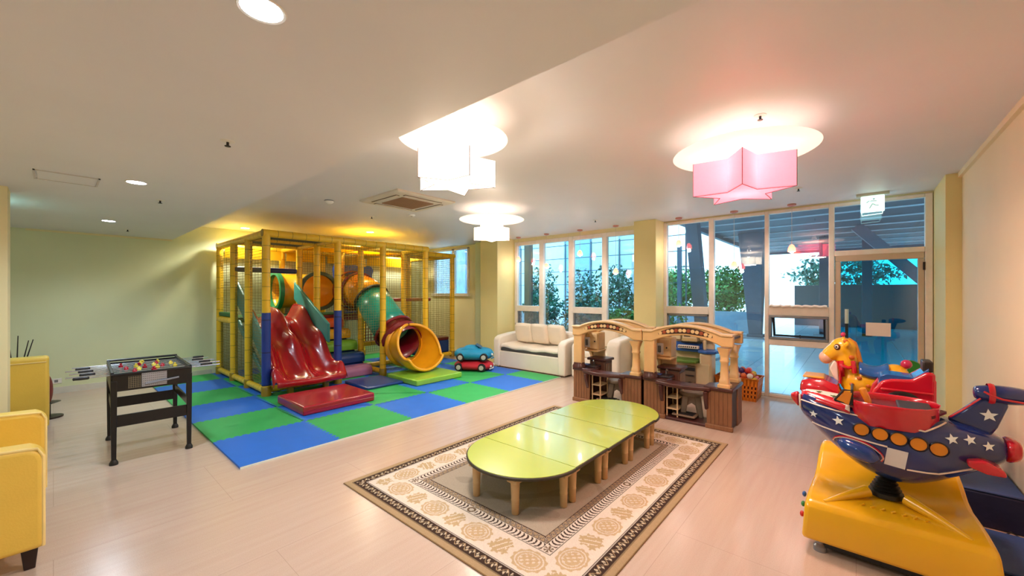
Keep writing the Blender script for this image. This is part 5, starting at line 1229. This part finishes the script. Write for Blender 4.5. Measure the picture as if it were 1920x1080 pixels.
for sx in (-.035, .035): b.tube([G(sx, .085, 1.17), G(sx*1.2, .09, 1.215)], [.014, .012], 8)
for sx in (-1, 1): b.sphere(G(sx*.085, .06, 1.145), (.03, .02, .035), 10, 7)
o = b.build('body', gy_m, gf, fix=True); md = o.modifiers.new('fuse', 'REMESH'); md.mode = 'VOXEL'; md.voxel_size = .009; md.use_smooth_shade = True; md = o.modifiers.new('soft', 'SMOOTH'); md.iterations = 8; md.factor = .6
MB().sphere(G(0, .212, 1.005), (.066, .058, .06)).build('muzzle', gpk, gf, sub=1)
for sx in (-1, 1):
    e = MB().sphere(G(sx*.078, .13, 1.115), (.018, .024, .028), 12, 8).build('eye', mat('eye_ring', '#5a2a14', .4), gf); MB().sphere(G(sx*.086, .132, 1.116), (.014, .016, .019), 10, 7).build('eye_white', white_m, e); MB().sphere(G(sx*.094, .135, 1.117), (.008, .009, .011), 10, 7).build('pupil', dark_m, e)
    MB().sphere(G(sx*.042, .09, 1.225), .018, 10, 8).build('horn_tip', pinkb, gf); MB().sphere(G(sx*.03, .25, .995), (.01, .008, .008), 8, 6).build('nostril', mat('nostril_brown', '#9a4a2a', .4), gf)
MB().tube([G(0, .06, 1.185), G(0, .02, 1.15), G(0, -.005, 1.06), G(0, -.03, .96)], [.02, .026, .026, .02], 8).build('mane', mat('mane_orange', '#d98a2a', .4), gf)
for y, z, r in ((.07, 1.17, .02), (.03, 1.03, .022), (-.02, .86, .018), (-.08, .80, .02), (-.15, .86, .02), (-.13, .78, .018), (-.24, .90, .022), (-.20, .80, .018), (.03, .80, .016), (-.06, .74, .02)):
    xx = -.078 if z > .97 else -.122
    MB().sphere(G(xx, y, z), (.012, r, r*.9), 10, 7).build('spot', gsp, gf)
bl = mat('saddle_blue', '#1f5fae', .25, coat=.4); rings = []
for i in range(9):
    u = i/8; y = -.02-.19*u; z = .965-.035*math.sin(PI*u); rings.append([G(.135*math.sin(a), y, z-.055+.06*math.cos(a)*(1)+.018) for a in [-PI*.62+PI*1.24*k/12 for k in range(13)]])
MB().loft(rings, cap=False, closed=False).build('saddle', bl, gf, solid=.018)
MB().tube([G(0, -.30, .90), G(0, -.315, .97)], .014, 8).build('tail', gpk, gf); MB().sphere(G(0, -.32, 1.0), .038, 14, 9).build('tail_ball', pinkb, gf)
# bow and chest plate
for sx in (-1, 1): MB().loft([[G(sx*.02, .10, .92), G(sx*.02, .11, .96)], [G(sx*.12, .09, .86), G(sx*.12, .10, 1.0)]], closed=False, cap=False).build('bow_loop', redg, gf, solid=.03)
MB().prism([(.155-GY, .99), (.13-GY, .98), (.115-GY, .80), (.15-GY, .83), (.185-GY, .92)], -.10, -.07, 'x').build('handle_shield', whiteg, gf, .01); MB().tube([G(-.085, .13, .99), G(-.085, .105, .90), G(-.085, .11, .79)], .013, 8).build('shield_rim', redg, gf)
MB().tube([G(-.10, .02, 1.0), G(-.12, .015, .95), G(-.12, .01, .90)], .018, 8).build('ribbon', redg, gf); MB().tube([G(-.11, .10, .955), G(-.12, .05, .94), G(-.11, .015, .955)], .016, 8).build('ribbon', redg, gf)
green_d = mat('green_disc', '#1f7a2c', .3); MB().lathe([(.07, -.02), (.075, 0), (.07, .02)], 20, G(.2, -.36, .94), 'x').build('green_disc', green_d, gf); MB().cyl(G(.2, -.36, .4), G(.2, -.36, .9), .02).build('disc_post', green_d, gf)
# red boat-shaped base of the giraffe
rings = []
for y, z0, z1, w in ((.40, .70, .74, .13), (.385, .69, .79, .17), (.33, .69, .81, .19), (.22, .68, .82, .20), (.12, .60, .78, .21), (.05, .30, .56, .22), (-.02, .02, .52, .22), (-.25, .02, .50, .22), (-.33, .02, .48, .2)): rings.append([G(-w, y, z0), G(w, y, z0), G(w*.98, y, z1-.05), G(w*.8, y, z1), G(-w*.8, y, z1), G(-w*.98, y, z1-.05)])
MB().loft(rings).build('base', redg, gf, .015, 3); box('hood_cap', mat('hood_yellow', '#e8a83a', .3, coat=.3), -.12, .12, .30, .46, .815, .835, gf, .01)
# ================================================================== RED CAR RIDE
rc_ = thing('red_car_ride', 'red and blue toy car ride wedged between rocket and giraffe', 'kiddie ride', (4.27, -.26, 0)); CY = -.26
side = [(-.07, .10), (-.07, .74), (-.10, .86), (-.145, .935), (-.20, .955), (-.31, .965), (-.35, 1.0), (-.385, 1.03), (-.43, 1.025), (-.435, .10)]
for x0 in (-.15, .11): MB().prism([(a-CY, z) for a, z in side], x0, x0+.04, 'x').build('side_panel', redg, rc_, .018, 3)
box('crease', redg, -.158, -.14, -.16, .12, .865, .885, rc_, .008); box('rear_panel', redg, -.15, .15, -.175, -.14, .1, .98, rc_, .015); box('front_panel', redg, -.15, .15, .15, .19, .1, .74, rc_, .015); box('floor', redg, -.15, .15, -.17, .18, .02, .12, rc_, .01)
for sx in (-.15,): 
    o = MB().lathe([(.115, .0), (.12, -.012), (.10, -.02), (.06, -.012), (.01, -.012)], 26, (sx, .0, .755), 'x').build('wheel', mat('dark_wheel', '#1c1214', .35, coat=.3), rc_)
    for k in range(5): a = 2*PI*k/5; MB().cyl((sx-.014, .02*math.cos(a), .755+.02*math.sin(a)), (sx-.014, .095*math.cos(a), .755+.095*math.sin(a)), .008, n=6).build('spoke', mat('spoke_grey', '#6a3a3a', .3), o)
rings = []
for y, z in ((.13, .90), (.12, .965), (.08, .985), (.0, .98), (-.06, .975), (-.11, 1.02), (-.14, 1.05)): rings.append([(-.105, y, z-.05), (-.105, y, z), (.105, y, z), (.105, y, z-.05)])
MB().loft(rings).build('seat', bl, rc_, .02, 3); box('head_block', mat('black_block', '#2a2420', .4), -.08, .08, -.165, -.11, 1.02, 1.10, rc_, .01); box('seat_stem', bl, -.09, .09, -.1, .12, .12, .93, rc_, .01)
# ================================================================== NAVY BLOCKS
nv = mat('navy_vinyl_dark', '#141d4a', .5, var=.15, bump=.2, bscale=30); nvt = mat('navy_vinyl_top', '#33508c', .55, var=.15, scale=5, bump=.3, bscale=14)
t = thing('foam_block', 'tall navy foam block against the cream wall', 'foam block', (4.50, -.705, 0))
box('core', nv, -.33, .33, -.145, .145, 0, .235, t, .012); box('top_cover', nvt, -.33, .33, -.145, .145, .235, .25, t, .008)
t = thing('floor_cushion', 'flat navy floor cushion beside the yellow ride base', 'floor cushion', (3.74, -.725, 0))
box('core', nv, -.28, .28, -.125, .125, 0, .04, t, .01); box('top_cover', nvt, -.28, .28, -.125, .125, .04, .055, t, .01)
s = MB().tube([(4.10, -.66, .006), (4.07, -.72, .008), (4.12, -.77, .03), (4.09, -.82, .01), (4.06, -.85, .06)], .005, 6); tag(s.build('power_cord', dark_m), 'black power cord on the floor between the navy cushions', 'cord')
